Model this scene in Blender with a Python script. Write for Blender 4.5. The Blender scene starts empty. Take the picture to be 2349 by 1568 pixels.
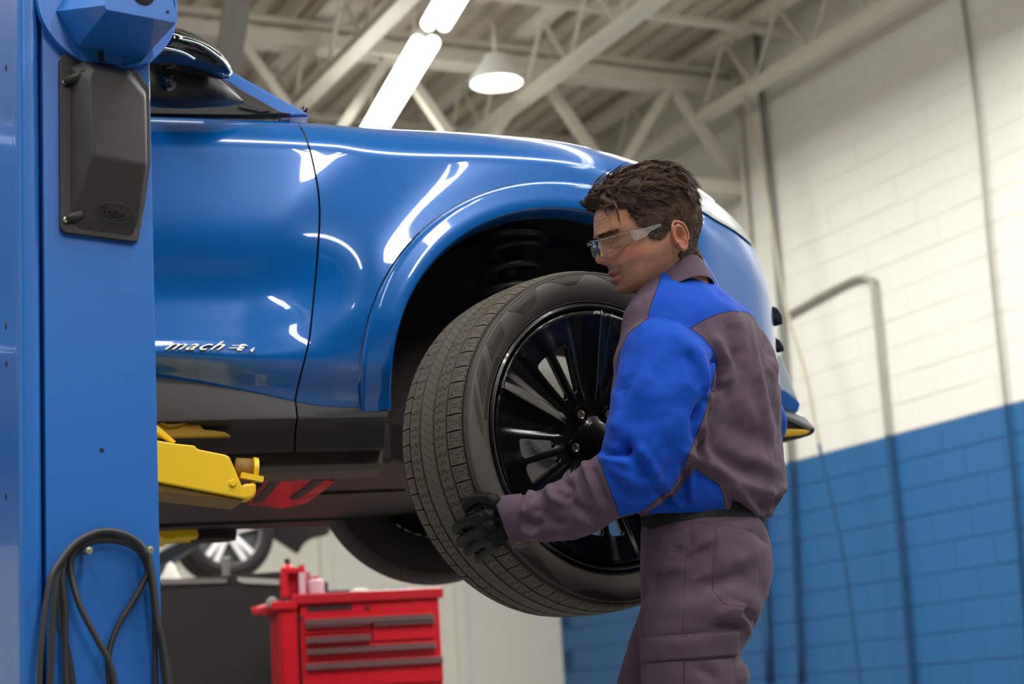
import bpy, bmesh, math, random
import numpy as np
from mathutils import Vector, Matrix
from mathutils.geometry import tessellate_polygon
random.seed(7); rng = np.random.default_rng(7)
scn = bpy.context.scene
COL = scn.collection
# ---------------------------------------------------------------- camera
W, H, FPX = 2349, 1568, 4100.0
PITCH = math.atan(850/4100); ROLL = math.atan(.0625)
CAM = np.array([0, 0, .75])
FW = np.array([0, math.cos(PITCH), math.sin(PITCH)])
_X = np.array([1., 0, 0]); _U = np.array([0, -math.sin(PITCH), math.cos(PITCH)])
RT = math.cos(ROLL)*_X - math.sin(ROLL)*_U
UP = math.sin(ROLL)*_X + math.cos(ROLL)*_U
cd = bpy.data.cameras.new('camera'); cam = bpy.data.objects.new('camera', cd); COL.objects.link(cam)
cd.sensor_width = 36; cd.lens = FPX/W*36; cd.clip_start = .05
cam.matrix_world = Matrix(((RT[0], UP[0], -FW[0], CAM[0]), (RT[1], UP[1], -FW[1], CAM[1]), (RT[2], UP[2], -FW[2], CAM[2]), (0, 0, 0, 1)))
cd.dof.use_dof = True; cd.dof.focus_distance = 3.5; cd.dof.aperture_fstop = 4.0
scn.camera = cam
# ---------------------------------------------------------------- light and exposure
vs = scn.view_settings; scn.display_settings.display_device = 'sRGB'
vs.view_transform = 'Standard'; vs.look = 'None'; vs.gamma = 1; vs.use_curve_mapping = False
vs.exposure = -0.5
scn.cycles.max_bounces = 7; scn.cycles.diffuse_bounces = 4; scn.cycles.glossy_bounces = 4
scn.cycles.transparent_max_bounces = 8; scn.cycles.caustics_reflective = False; scn.cycles.caustics_refractive = False
scn.cycles.use_denoising = True; scn.cycles.sample_clamp_indirect = 6
wd = bpy.data.worlds.new('world'); scn.world = wd; wd.use_nodes = True
wd.node_tree.nodes['Background'].inputs[0].default_value = (.93, .96, 1, 1)
wd.node_tree.nodes['Background'].inputs[1].default_value = .22
def area(name, loc, target, sx, sy, power, color=(1, 1, 1)):
    l = bpy.data.lights.new(name, 'AREA'); l.shape = 'RECTANGLE'; l.size = sx; l.size_y = sy; l.energy = power; l.color = color
    o = bpy.data.objects.new(name, l); COL.objects.link(o); o.location = loc
    o.rotation_euler = (Vector(target)-Vector(loc)).to_track_quat('-Z', 'Y').to_euler(); return o
for k, (x, y) in enumerate(((1.9, -1.4), (3.6, .6), (-.6, -2.6))):
    o = area('key_strip', (x, y, 5.0), (x-.45, y+1.1, 2.6), .30, 3.0, (250, 130, 100)[k], (1, .98, .95))  # added key lights without fittings, shaped long for thin reflections
area('overhead_light', (0.5, 2.2, 5.2), (0.3, 3.2, 1.0), 3.5, .35, 170, (1, .98, .94))
area('side_fill', (-4.2, 1.2, 2.6), (0.4, 3.6, 1.3), .5, 2.2, 12, (1, .98, .95))  # added weak fill from the left, no opening there
# ---------------------------------------------------------------- helpers
def ray(x, y): return FW+(x-W/2)/FPX*RT-(y-H/2)/FPX*UP
def P(x, y, d): return CAM+d*ray(x, y)
def onz(x, y, z):
    d = ray(x, y); return CAM+d*(z-CAM[2])/d[2]
def onp(x, y, p0, n):
    d = ray(x, y); return CAM+d*(np.dot(p0-CAM, n)/np.dot(d, n))
def proj(V):
    q = np.asarray(V)-CAM; z = q@FW
    return np.stack([W/2+FPX*(q@RT)/z, H/2-FPX*(q@UP)/z], -1), z
def lin(c):
    c = [x/255 for x in c]; return tuple((x/12.92 if x <= .04045 else ((x+.055)/1.055)**2.4) for x in c)+(1,)
def mat(name, rgb, rough=.5, metal=0, coat=0, var=.06, vscale=8, bump=0, bscale=200, spec=.5, emit=None, es=0, trans=0, ior=1.45, sheen=0):
    m = bpy.data.materials.new(name); m.use_nodes = True; nt = m.node_tree; b = nt.nodes['Principled BSDF']
    tc = nt.nodes.new('ShaderNodeTexCoord'); nz = nt.nodes.new('ShaderNodeTexNoise'); nz.inputs['Scale'].default_value = vscale; nz.inputs['Detail'].default_value = 4
    nt.links.new(tc.outputs['Object'], nz.inputs['Vector'])
    mx = nt.nodes.new('ShaderNodeMix'); mx.data_type = 'RGBA'; c = lin(rgb)
    mx.inputs[6].default_value = tuple(x*(1-var) for x in c[:3])+(1,); mx.inputs[7].default_value = tuple(min(1, x*(1+var)) for x in c[:3])+(1,)
    nt.links.new(nz.outputs['Fac'], mx.inputs[0]); nt.links.new(mx.outputs[2], b.inputs['Base Color'])
    b.inputs['Roughness'].default_value = rough; b.inputs['Metallic'].default_value = metal
    b.inputs['Coat Weight'].default_value = coat; b.inputs['Coat Roughness'].default_value = .03
    b.inputs['Specular IOR Level'].default_value = spec; b.inputs['IOR'].default_value = ior
    b.inputs['Transmission Weight'].default_value = trans; b.inputs['Sheen Weight'].default_value = sheen
    if emit: b.inputs['Emission Color'].default_value = tuple(emit)+(1,); b.inputs['Emission Strength'].default_value = es
    if bump:
        n2 = nt.nodes.new('ShaderNodeTexNoise'); n2.inputs['Scale'].default_value = bscale; n2.inputs['Detail'].default_value = 3
        nt.links.new(tc.outputs['Object'], n2.inputs['Vector'])
        bp = nt.nodes.new('ShaderNodeBump'); bp.inputs['Strength'].default_value = bump; bp.inputs['Distance'].default_value = .002
        nt.links.new(n2.outputs['Fac'], bp.inputs['Height']); nt.links.new(bp.outputs['Normal'], b.inputs['Normal'])
    return m
def link(name, me, m=None, parent=None, smooth=False):
    o = bpy.data.objects.new(name, me); COL.objects.link(o)
    if m is not None:
        for k in (m if isinstance(m, (list, tuple)) else [m]): me.materials.append(k)
    if smooth: me.polygons.foreach_set('use_smooth', [True]*len(me.polygons))
    if parent is not None:
        o.parent = parent; o.matrix_parent_inverse = Matrix.Translation(-Vector(parent.get('_w', (0, 0, 0))))
    return o
def mesh(name, V, Fc, m=None, parent=None, smooth=False):
    me = bpy.data.meshes.new(name); me.from_pydata([tuple(map(float, v)) for v in V], [], [tuple(f) for f in Fc]); me.update()
    return link(name, me, m, parent, smooth)
def fixn(o):
    bm = bmesh.new(); bm.from_mesh(o.data); bmesh.ops.recalc_face_normals(bm, faces=bm.faces); bm.to_mesh(o.data); bm.free(); return o
def tag(o, label, cat, group=None, kind=None):
    o['label'] = label; o['category'] = cat
    if group: o['group'] = group
    if kind: o['kind'] = kind
    o['_w'] = tuple(o.get('_w', (0, 0, 0))); return o
def thing(name, loc, label, cat, group=None):
    o = bpy.data.objects.new(name, None); COL.objects.link(o); o.location = tuple(map(float, loc)); o['_w'] = tuple(map(float, loc))
    o.empty_display_size = .1
    return tag(o, label, cat, group)
def struct(o): o['kind'] = 'structure'; o['_w'] = (0., 0., 0.); return o
def nrm(v): v = np.asarray(v, float); return v/np.linalg.norm(v)
def prism(name, base, off, m=None, parent=None, bevel=0, smooth=False):
    """polygon (3D points) extruded by vector off"""
    base = [np.asarray(p, float) for p in base]; n = len(base); V = base+[p+off for p in base]
    Fc = [tuple(range(n))[::-1], tuple(range(n, 2*n))]+[(i, (i+1) % n, (i+1) % n+n, i+n) for i in range(n)]
    o = mesh(name, V, Fc, m, parent, smooth); fixn(o)
    if bevel: addbevel(o, bevel)
    return o
def addbevel(o, w, seg=2):
    bm = bmesh.new(); bm.from_mesh(o.data)
    bmesh.ops.remove_doubles(bm, verts=bm.verts, dist=1e-6)
    ed = [e for e in bm.edges if len(e.link_faces) == 2 and e.calc_face_angle(0) > .4]
    bmesh.ops.bevel(bm, geom=ed, offset=w, segments=seg, affect='EDGES', profile=.5, clamp_overlap=True)
    bm.to_mesh(o.data); bm.free()
    for p in o.data.polygons: p.use_smooth = False
def beam(name, a, b, w, h, m, parent=None, up=(0, 0, 1), bevel=0):
    a = np.asarray(a, float); b = np.asarray(b, float); d = nrm(b-a); s = nrm(np.cross(d, up)); u = np.cross(s, d)
    base = [a+s*w/2*i+u*h/2*j for i, j in ((-1, -1), (1, -1), (1, 1), (-1, 1))]
    return prism(name, base, b-a, m, parent, bevel)
def tubedata(pts, r, seg=10, cap=True, closed=False):
    pts = [np.asarray(p, float) for p in pts]; n = len(pts); rr = r if hasattr(r, '__len__') else [r]*n
    V = []; Fc = []; prev = None
    for i, p in enumerate(pts):
        t = nrm(pts[min(i+1, n-1)]-pts[max(i-1, 0)])
        if prev is None:
            a = np.array([0, 0, 1.]) if abs(t[2]) < .9 else np.array([1., 0, 0]); s = nrm(np.cross(t, a))
        else: s = nrm(prev-t*np.dot(prev, t))
        prev = s; u = np.cross(t, s)
        for k in range(seg):
            a = 2*math.pi*k/seg; V.append(p+rr[i]*(math.cos(a)*s+math.sin(a)*u))
    for i in range(n-1):
        for k in range(seg): Fc.append((i*seg+k, i*seg+(k+1) % seg, (i+1)*seg+(k+1) % seg, (i+1)*seg+k))
    if cap: Fc.append(tuple(range(seg))[::-1]); Fc.append(tuple((n-1)*seg+k for k in range(seg)))
    return V, Fc
def tube(name, pts, r, m=None, parent=None, seg=10, smooth=True):
    V, Fc = tubedata(pts, r, seg); o = mesh(name, V, Fc, m, parent, smooth); fixn(o); return o
def spline(pts, n=8):
    pts = [np.asarray(p, float) for p in pts]; out = []
    for i in range(len(pts)-1):
        p0 = pts[max(i-1, 0)]; p1 = pts[i]; p2 = pts[i+1]; p3 = pts[min(i+2, len(pts)-1)]
        for k in range(n):
            t = k/n; out.append(.5*((2*p1)+(-p0+p2)*t+(2*p0-5*p1+4*p2-p3)*t*t+(-p0+3*p1-3*p2+p3)*t**3))
    out.append(pts[-1]); return out
def join_data(lst):
    V = []; Fc = []
    for v, f in lst:
        k = len(V); V += list(v); Fc += [tuple(i+k for i in q) for q in f]
    return V, Fc
def boxdata(c, ax, ay, az):
    c = np.asarray(c, float); V = [c+i*np.asarray(ax)+j*np.asarray(ay)+k*np.asarray(az) for i in (-1, 1) for j in (-1, 1) for k in (-1, 1)]
    return V, [(0, 1, 3, 2), (4, 6, 7, 5), (0, 4, 5, 1), (2, 3, 7, 6), (0, 2, 6, 4), (1, 5, 7, 3)]
def lathe(name, c, axis, prof, m=None, parent=None, seg=48, smooth=True, a0=0, a1=2*math.pi, ref=None):
    """prof: list of (radius, height along axis)"""
    axis = nrm(axis); ref = np.array([0, 0, 1.]) if ref is None else ref
    if abs(np.dot(ref, axis)) > .95: ref = np.array([1., 0, 0])
    s = nrm(np.cross(ref, axis)); u = np.cross(axis, s); V = []; Fc = []; full = abs(a1-a0-2*math.pi) < 1e-6
    ns = seg if full else seg+1
    for r_, h in prof:
        for k in range(ns):
            a = a0+(a1-a0)*k/seg; V.append(np.asarray(c)+axis*h+r_*(math.cos(a)*s+math.sin(a)*u))
    for i in range(len(prof)-1):
        for k in range(seg):
            k2 = (k+1) % ns; Fc.append((i*ns+k, i*ns+k2, (i+1)*ns+k2, (i+1)*ns+k))
    o = mesh(name, V, Fc, m, parent, smooth)
    bm = bmesh.new(); bm.from_mesh(o.data); bmesh.ops.remove_doubles(bm, verts=bm.verts, dist=1e-6); bmesh.ops.recalc_face_normals(bm, faces=bm.faces); bm.to_mesh(o.data); bm.free()
    if smooth: sharp(o, 40)
    return o
def sharp(o, deg=35):
    me = o.data; me.polygons.foreach_set('use_smooth', [True]*len(me.polygons))
    try: me.set_sharp_from_angle(angle=math.radians(deg))
    except Exception: pass
def text(name, s, origin, ex, ey, size, ext, m, parent=None, shear=0, space=1.0, align='LEFT', sx=1.0):
    cu = bpy.data.curves.new(name, 'FONT'); cu.body = s; cu.size = 1; cu.extrude = ext/size; cu.shear = shear; cu.space_character = space; cu.align_x = align; cu.resolution_u = 4
    t = bpy.data.objects.new('t', cu); COL.objects.link(t); dg = bpy.context.evaluated_depsgraph_get(); dg.update()
    me = bpy.data.meshes.new_from_object(t.evaluated_get(dg)); bpy.data.objects.remove(t); bpy.data.curves.remove(cu)
    ex = nrm(ex); ey = nrm(ey); ez = np.cross(ex, ey); n = len(me.vertices); co = np.empty(n*3); me.vertices.foreach_get('co', co); co = co.reshape(-1, 3)*size
    w = np.asarray(origin)+co[:, :1]*sx*ex+co[:, 1:2]*ey+co[:, 2:]*ez; me.vertices.foreach_set('co', w.ravel()); me.update(); me.name = name; me.materials.clear()
    return link(name, me, m, parent)
# ---------------------------------------------------------------- room
ZC = 5.85
wa = onz(1812, 1060, 2.5); wb = onz(2349, 918, 2.5)
WD = nrm((wb-wa)*[1, 1, 0])                       # along the right wall, towards the camera
WN = np.array([WD[1], -WD[0], 0]); WN = WN if WN[0] < 0 else -WN   # into the room
corner = onp(1290, 1500, wa, WN)*[1, 1, 0]
def wallp(s, z, off=0): return corner+WD*s+np.array([0, 0, z])+WN*off
M_white = mat('painted_block_white', (222, 220, 211), .55, var=.03, bump=.25, bscale=120)
M_blue = mat('painted_block_blue', (38, 95, 146), .5, var=.05, bump=.25, bscale=120)
M_grout = mat('grout_white', (212, 210, 200), .8); M_groutb = mat('grout_blue', (26, 72, 118), .8)
M_ceil = mat('roof_deck', (214, 204, 188), .7, var=.08)
M_steel = mat('painted_steel_white', (208, 203, 190), .5, var=.04)
M_pipe = mat('conduit_grey', (150, 152, 140), .45, metal=.3)
M_floor = mat('epoxy_floor', (140, 140, 138), .25, var=.1, vscale=2)
M_dark = mat('dark_void', (18, 17, 17), .8)
LW = 24.0
w_r = struct(prism('wall_right', [wallp(-.2, 0, -.004), wallp(LW, 0, -.004), wallp(LW, 2.5, -.004), wallp(-.2, 2.5, -.004)], -WN*.2, M_groutb))
wt = prism('wall_upper', [wallp(-.2, 2.5, -.004), wallp(LW, 2.5, -.004), wallp(LW, ZC+.3, -.004), wallp(-.2, ZC+.3, -.004)], -WN*.2, M_grout, w_r)
# concrete blocks, each one its own part (all in view along the frame), mesh shared
def blockmesh(name, m, L=.40, h=.20, t=.004, g=.003):
    a, b, c = (L-g*2)/2, (h-g*2)/2, .004; V = []
    for (x, z, y) in ((a, b, -t), (a-c, b-c, 0)):
        V += [(-x, y, -z), (x, y, -z), (x, y, z), (-x, y, z)]
    me = bpy.data.meshes.new(name); me.from_pydata(V, [], [(0, 1, 5, 4), (1, 2, 6, 5), (2, 3, 7, 6), (3, 0, 4, 7), (4, 5, 6, 7)]); me.update(); me.materials.append(m)
    bm = bmesh.new(); bm.from_mesh(me); bmesh.ops.recalc_face_normals(bm, faces=bm.faces)
    bm.faces.ensure_lookup_table()
    if bm.faces[4].normal.y < 0: bmesh.ops.reverse_faces(bm, faces=bm.faces)
    bm.to_mesh(me); bm.free(); return me
bw, bb = blockmesh('block', M_white), blockmesh('block', M_blue)
rotw = Matrix((( -WD[0], WN[0], 0), (-WD[1], WN[1], 0), (0, 0, 1))).to_4x4()
cands = []
for row in range(2, 29):
    z = .1+.2*row+.1
    for k in range(0, 40):
        s = .2+.4*k+(.2 if row % 2 else 0)
        c = wallp(s, z-.0); q, dd = proj(c); x, y = q
        if dd > 2 and -40 < x < 2420 and -60 < y < 1640 and x > 1250:
            cands.append((dd, c, 2.5 > z))
cands.sort(key=lambda t: t[0]); rest = {0: [], 1: []}
for i, (dd, c, blue) in enumerate(cands):
    if i < 300:
        o = bpy.data.objects.new('block', bb if blue else bw); COL.objects.link(o); o.parent = w_r
        mm = rotw.copy(); mm.translation = Vector(c+WN*float(rng.uniform(-.0015, .0015))); o.matrix_local = mm
    else: rest[int(blue)].append(c)
for blue, lst in rest.items():
    if not lst: continue
    dat = []; src = bb if blue else bw
    vs_ = np.array([v.co[:] for v in src.vertices]); fs = [tuple(p.vertices) for p in src.polygons]; R3 = np.array(rotw.to_3x3())
    for c in lst: dat.append((list((R3@vs_.T).T+c), fs))
    o = mesh('distant_blocks', *join_data(dat), M_blue if blue else M_white, w_r); o['kind'] = 'stuff'
# back wall, other walls, floor, ceiling
M_backw = mat('painted_wall_cream', (214, 211, 198), .6, var=.04, bump=.1)
BD = -WN*-1.0                                       # along back wall to the left
w_b = struct(prism('wall_back', [corner-BD*.3, corner+BD*16, corner+BD*16+[0, 0, ZC+.3], corner-BD*.3+[0, 0, ZC+.3]], -WD*.2, M_backw))
for k in range(6):   # vertical panel ribs of the back wall
    c = corner+BD*(1.05+k*1.3)+WD*.02
    beam('panel_rib', c, c+[0, 0, ZC], .10, .05, M_backw, w_b, up=WD)
far = corner+WD*LW
w_l = struct(prism('wall_left', [corner+BD*15, corner+BD*15+WD*LW, corner+BD*15+WD*LW+[0, 0, ZC+.3], corner+BD*15+[0, 0, ZC+.3]], BD*.2, M_backw))
w_f = struct(prism('wall_front', [far, far+BD*15, far+BD*15+[0, 0, ZC+.3], far+[0, 0, ZC+.3]], WD*.2, mat('front_wall_grey', (120, 120, 116), .7)))
fl = struct(prism('floor', [corner-BD*.3-WD*.3, corner+BD*16-WD*.3, corner+BD*16+WD*(LW+1), corner-BD*.3+WD*(LW+1)], np.array([0, 0, -.1]), M_floor))
# corrugated roof deck: ribs run across
cl = struct(prism('ceiling', [corner-BD*.3-WD*.3+[0, 0, ZC+.25], corner+BD*16-WD*.3+[0, 0, ZC+.25], corner+BD*16+WD*(LW+1)+[0, 0, ZC+.25], corner-BD*.3+WD*(LW+1)+[0, 0, ZC+.25]], np.array([0, 0, .1]), M_ceil))
for k in range(62):
    s = .12+k*.22; a = corner+WD*.0+BD*s+[0, 0, ZC+.22]
    beam('deck_rib', a, a+WD*17, .11, .07, M_ceil, cl)
# open-web joists spanning away from the camera, plus crossing purlins
def joist(s, z0=ZC-.52, z1=ZC-.02, L=19.5):
    t = bpy.data.objects.new('roof_joist', None); COL.objects.link(t); t['_w'] = (0., 0., 0.); t['kind'] = 'structure'
    a = corner+BD*s
    for z, wd in ((z0, .13), (z1, .13)): beam('chord', a+[0, 0, z], a+WD*L+[0, 0, z], wd, .06, M_steel, t)
    dat = []; n = int(L/.75)
    for i in range(n):
        p = a+WD*(i*.75)+[0, 0, z0]; q = a+WD*((i+.5)*.75)+[0, 0, z1]; r_ = a+WD*((i+1)*.75)+[0, 0, z0]
        dat.append(tubedata([p, q], .016, 6)); dat.append(tubedata([q, r_], .016, 6))
    mesh('web_bars', *join_data(dat), M_steel, t)
    return t
for s in (.35, 1.95, 3.55, 5.15, 6.75, 8.35): joist(s)
def girder(sd, z0, z1, wd=.2):
    t = bpy.data.objects.new('roof_girder', None); COL.objects.link(t); t['_w'] = (0., 0., 0.); t['kind'] = 'structure'
    a = corner+WD*sd
    for z in (z0, z1): beam('chord', a+[0, 0, z], a+BD*15+[0, 0, z], wd, .10, M_steel, t)
    for i in range(12):
        p = a+BD*(i*1.2)+[0, 0, z0]; q = a+BD*(i*1.2+.6)+[0, 0, z1]; r_ = a+BD*(i*1.2+1.2)+[0, 0, z0]
        beam('diagonal', p, q, .07, .07, M_steel, t); beam('diagonal', q, r_, .07, .07, M_steel, t)
girder(3.7, 4.75, 5.6); girder(8.9, 4.95, 5.75)
for sd in (.9, 1.8, 3.7, 4.6, 5.6, 8.4, 9.6):
    a = corner+WD*sd+[0, 0, ZC-.1]; struct(beam('bridging_bar', a, a+BD*15, .05, .05, M_steel))
# long batten lights hanging in rows
M_tube = mat('lit_tube', (255, 255, 250), .4, emit=(1, 1, .97), es=12)
M_fix = mat('batten_body', (220, 220, 214), .4)
def batten(c, d, L, label, lo=.0):
    t = thing('strip_light', c+[0, 0, lo], label, 'ceiling light', 'long strip lights under the roof')
    beam('body', c-d*L/2+[0, 0, .05], c+d*L/2+[0, 0, .05], .10, .05, M_fix, t)
    s = np.cross(d, [0, 0, 1])
    for sg in (-1, 1): tube('tube', [c-d*L/2+s*sg*.05, c+d*L/2+s*sg*.05], .045, M_tube, t, seg=12)
    for q in (-.35, .35): tube('hanger', [c+d*L*q+[0, 0, .07], c+d*L*q+[0, 0, ZC-.3-c[2]]], .006, M_steel, t, seg=6)
    return t
ZL = 5.0
l0 = onz(872, 272, ZL); l1 = onz(984, 83, ZL); LD = nrm(l1-l0); seg_l = np.linalg.norm(l1-l0)
# nearest of the row seen in frame: two fittings end to end, going on over the camera
far_end = l0-LD*.55
Lb = np.linalg.norm(l1-far_end)-.10
names = ['long lit strip light just above the blue car bonnet', 'lit strip light at the top edge beyond the first one']
batten(far_end+LD*(Lb/2), LD, Lb, names[0])
batten(l1+LD*(.20+1.2), LD, 2.4, names[1])
for k in range(1, 4): batten(l1+LD*(.24+1.2+2.5*k), LD, 2.4, 'lit strip light overhead nearer the viewer, fitting %s of its row' % ['two', 'three', 'four'][k-1])
# round high bay lamp
hb = onz(1139, 190, 5.0)
t = thing('high_bay_lamp', hb, 'round glowing high-bay lamp under the roof girders', 'ceiling light')
lathe('lens', hb, (0, 0, -1), [(.0, .015), (.12, .01), (.155, 0), (.155, -.01), (0, -.01)], mat('lit_lens', (255, 255, 250), .4, emit=(1, 1, .96), es=12), t, 32)
lathe('housing', hb, (0, 0, 1), [(.18, -.005), (.185, .02), (.12, .12), (.07, .2), (0, .2)], M_fix, t, 32)
tube('stem', [hb+[0, 0, .19], hb+[0, 0, ZC-.4-hb[2]]], .012, M_steel, t)
def twotone(m):   # pipes are painted with the wall: pale above the 2.5 m line, blue below it
    nt = m.node_tree; b = nt.nodes['Principled BSDF']; src = b.inputs['Base Color'].links[0].from_socket
    g = nt.nodes.new('ShaderNodeNewGeometry'); sx = nt.nodes.new('ShaderNodeSeparateXYZ'); nt.links.new(g.outputs['Position'], sx.inputs[0])
    lt = nt.nodes.new('ShaderNodeMath'); lt.operation = 'LESS_THAN'; lt.inputs[1].default_value = 2.5; nt.links.new(sx.outputs['Z'], lt.inputs[0])
    mx = nt.nodes.new('ShaderNodeMix'); mx.data_type = 'RGBA'; mx.inputs[7].default_value = lin((26, 70, 108)); nt.links.new(lt.outputs[0], mx.inputs[0]); nt.links.new(src, mx.inputs[6]); nt.links.new(mx.outputs[2], b.inputs['Base Color']); return m
# ---- pipes on the right wall and in the corner
def pipe(name, pix, r, m, label, off=.04, n=6, cat='pipe'):
    pts = [onp(x, y, wa+WN*off, WN) for x, y in pix]
    o = tube(name, spline(pts, n), r, m, None, 10); tag(o, label, cat); return o
M_pd = twotone(mat('pipe_dark_grey', (118, 122, 116), .4, metal=.3)); M_pp = twotone(mat('pipe_pale', (190, 186, 172), .5)); M_pipe = twotone(M_pipe)
pipe('conduit', [(1640, 8), (1722, 10), (1729, 30), (1745, 204), (1772, 494), (1800, 850), (1814, 1069), (1838, 1568)], .022, M_pd, 'dark grey vertical conduit running down the wall corner', .05, 5)
pipe('conduit', [(1600, 190), (1668, 172), (1684, 180), (1688, 205), (1712, 494), (1730, 800), (1765, 1568)], .028, M_pp, 'pale painted conduit bending over beside the dark one', .05, 5)
pipe('conduit', [(1805, 722), (1880, 680), (1945, 646), (1975, 637), (1996, 645), (2004, 668), (2034, 970), (2065, 1248), (2096, 1600)], .020, M_pipe, 'bent conduit that turns down the middle of the painted wall', .04, 6)
pipe('conduit', [(2205, -30), (2240, 250), (2272, 600), (2305, 909), (2330, 1155), (2365, 1600)], .013, M_pipe, 'thin straight conduit at the right edge of the wall', .03, 6)
pipe('hanging_rope', [(1668, -20), (1694, 136), (1711, 221), (1758, 443), (1802, 700), (1849, 860), (1883, 1040), (1935, 1279), (1978, 1600)], .012, twotone(mat('rope', (176, 168, 146), .8)), 'slack beige cord crossing the wall beside the conduits', .35, 6, 'cord')
# slim utility post far left of the roof view
pp = [onz(553, -80, 5.1), onz(503, 320, 5.1)]
o = beam('roof_strut', pp[0], pp[1]+(pp[1]-pp[0])*1.0, .16, .10, mat('strut_grey', (150, 146, 142), .5)); tag(o, 'grey steel roof beam running away behind the car mirror', 'strut')
# further rows of strip lights over the bay, unseen and added to brighten the room
LB = BD
for i, (s, sd) in enumerate(((1.2, 10.5), (9.5, 8.0), (9.5, 12.0), (1.2, 14.0))):
    c = corner+BD*s+WD*sd+[0, 0, ZL]
    batten(c, LD, 3.2, 'overhead strip light outside the view, the %s one along the bay' % ['first', 'second', 'third', 'fourth', 'fifth', 'sixth'][i])
    area('bay_fill', c-[0, 0, .06], c-[0, 0, 2], 1.6, 1.6, 170, (1, .99, .95))  # added downlight below each unseen fitting
for s, sd in ((2.6, 4.5), (6.5, 5.5), (2.2, 8.0)):
    c = corner+BD*s+WD*sd+[0, 0, ZL-.06]; area('bay_fill', c, c-[0, 0, 2], 1.6, 1.6, 190, (1, .99, .95))  # added fills with no fitting, brightening the far wall
# ---------------------------------------------------------------- lift column
CN = np.array([WN[0]*0+.443, -.896, 0]); CE = np.array([.896, .443, 0])
cB = P(97, 900, 2.95)
M_col = mat('column_blue', (28, 98, 176), .38, var=.05, vscale=3, bump=.12, bscale=500, coat=.3)
M_hole = mat('hole_dark', (12, 14, 20), .7)
def cp(x, y, h=0): return onp(x, y, cB+CN*h, CN)
def hor(p, z): q = np.array(p, float); q[2] = z; return q
post = thing('lift_column', hor(cp(230, 900), 0), 'tall blue steel lift column filling the left edge', 'lift')
A = cp(359, 900)
Bc = cB; Cc = Bc-CE*.036-(-CN)*0+(-CN)*.006
Cc = onp(45, 900, Bc-CN*.012, CN)
Dc = Cc-CE*.006-CN*.03
z0, z1 = 0.0, 3.7
def vprism(name, plan, m, bevel=0): return prism(name, [hor(p, z0) for p in plan], np.array([0, 0, z1-z0]), m, post, bevel)
# main sheet: front face with a slim groove before the corner flange
vprism('front_plate', [A, A-CN*.25, Bc-CN*.25+CE*.004, Bc+CE*.004], M_col, .002)
# rounded corner flange
arc = []
for k in range(9):
    t_ = k/8; a = t_*math.pi/2
    c0 = Bc-CE*.013-CN*.016
    arc.append(c0+CE*.013*math.cos(a)*1.0+CN*(.017*math.sin(a)))
arc2 = []
c1 = Cc+CE*.012-CN*.004
for k in range(9):
    a = math.pi/2+k/8*math.pi/2
    arc2.append(c1+CE*.014*math.cos(a)+CN*(.014*math.sin(a)))
fl_ = vprism('corner_flange', arc+arc2+[Cc-CN*.05, Bc-CN*.05], M_col); sharp(fl_, 30)
side = nrm(Cc-CN*.3-Cc)
vprism('side_plate', [Cc-CN*.02+CE*.004, Cc-CN*.34+CE*.004, Cc-CN*.34+CE*.05, Cc-CN*.02+CE*.05], M_col, 0)
base_ = prism('base_plate', [hor(A+CE*.08+CN*.08, 0), hor(A+CE*.08-CN*.4, 0), hor(Cc-CE*.08-CN*.4, 0), hor(Cc-CE*.08+CN*.08, 0)], np.array([0, 0, .02]), M_col, post)
sp0 = Cc+CE*.004; SN = -CE
for (x, y) in ((14, 155), (14, 747), (15, 833), (14, 1137)):
    c = onp(x, y, sp0, SN); lathe('bolt_hole', c, SN, [(.0, .0012), (.006, .0012), (.007, 0)], M_hole, post, 14)
lathe('bolt_hole', cp(234, 1032), CN, [(0, .0012), (.0032, .0012), (.004, 0)], M_hole, post, 14)
# black moulded cover
M_blk = mat('cover_black', (38, 37, 34), .42, var=.1, bump=.5, bscale=900)
cov = thing('column_cover', cp(150, 540), 'black moulded plastic cover screwed to the blue column', 'cover')
outl = [(134, 140), (139, 131), (150, 127), (172, 128), (185, 126), (197, 131), (300, 151), (340, 207), (343, 376), (330, 470), (321, 512), (322, 522), (318, 530), (317, 548), (311, 556), (301, 557), (152, 537), (142, 533), (136, 524)]
pl = prism('cover_flange', [cp(x, y, .001) for x, y in outl], CN*.010, M_blk, cov, .0015)
# raised body: rings of control points (x, y, height)
def hull(name, top, bot, m, parent, bevel=.004):
    n = len(top); V = [cp(*p) for p in bot]+[cp(*p) for p in top]
    Fc = [tuple(range(n))[::-1]]+[(i, (i+1) % n, (i+1) % n+n, i+n) for i in range(n)]
    tri = tessellate_polygon([[Vector((p[0], p[1], 0)) for p in top]])
    Fc += [tuple(i+n for i in t_) for t_ in tri]
    o = mesh(name, V, Fc, m, parent); bm = bmesh.new(); bm.from_mesh(o.data)
    bmesh.ops.recalc_face_normals(bm, faces=bm.faces)
    bmesh.ops.dissolve_limit(bm, angle_limit=math.radians(4), verts=bm.verts, edges=bm.edges)
    ed = [e for e in bm.edges if len(e.link_faces) == 2 and e.calc_face_angle(0) > .12]
    bmesh.ops.bevel(bm, geom=ed, offset=bevel, segments=4, affect='EDGES', profile=.5, clamp_overlap=True)
    bm.to_mesh(o.data); bm.free(); sharp(o, 50); return o
bot = [(160, 152, .01), (188, 134, .01), (296, 155, .01), (335, 210, .01), (338, 376, .01), (326, 470, .01), (316, 510, .01), (305, 545, .01), (175, 528, .01), (160, 500, .01), (160, 330, .01)]
top = [(205, 178, .062), (212, 158, .060), (292, 172, .060), (333, 222, .056), (337, 377, .062), (322, 472, .035), (312, 505, .026), (300, 528, .016), (190, 508, .016), (196, 440, .034), (215, 355, .062)]
hull('cover_body', top, bot, M_blk, cov, .005)
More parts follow.
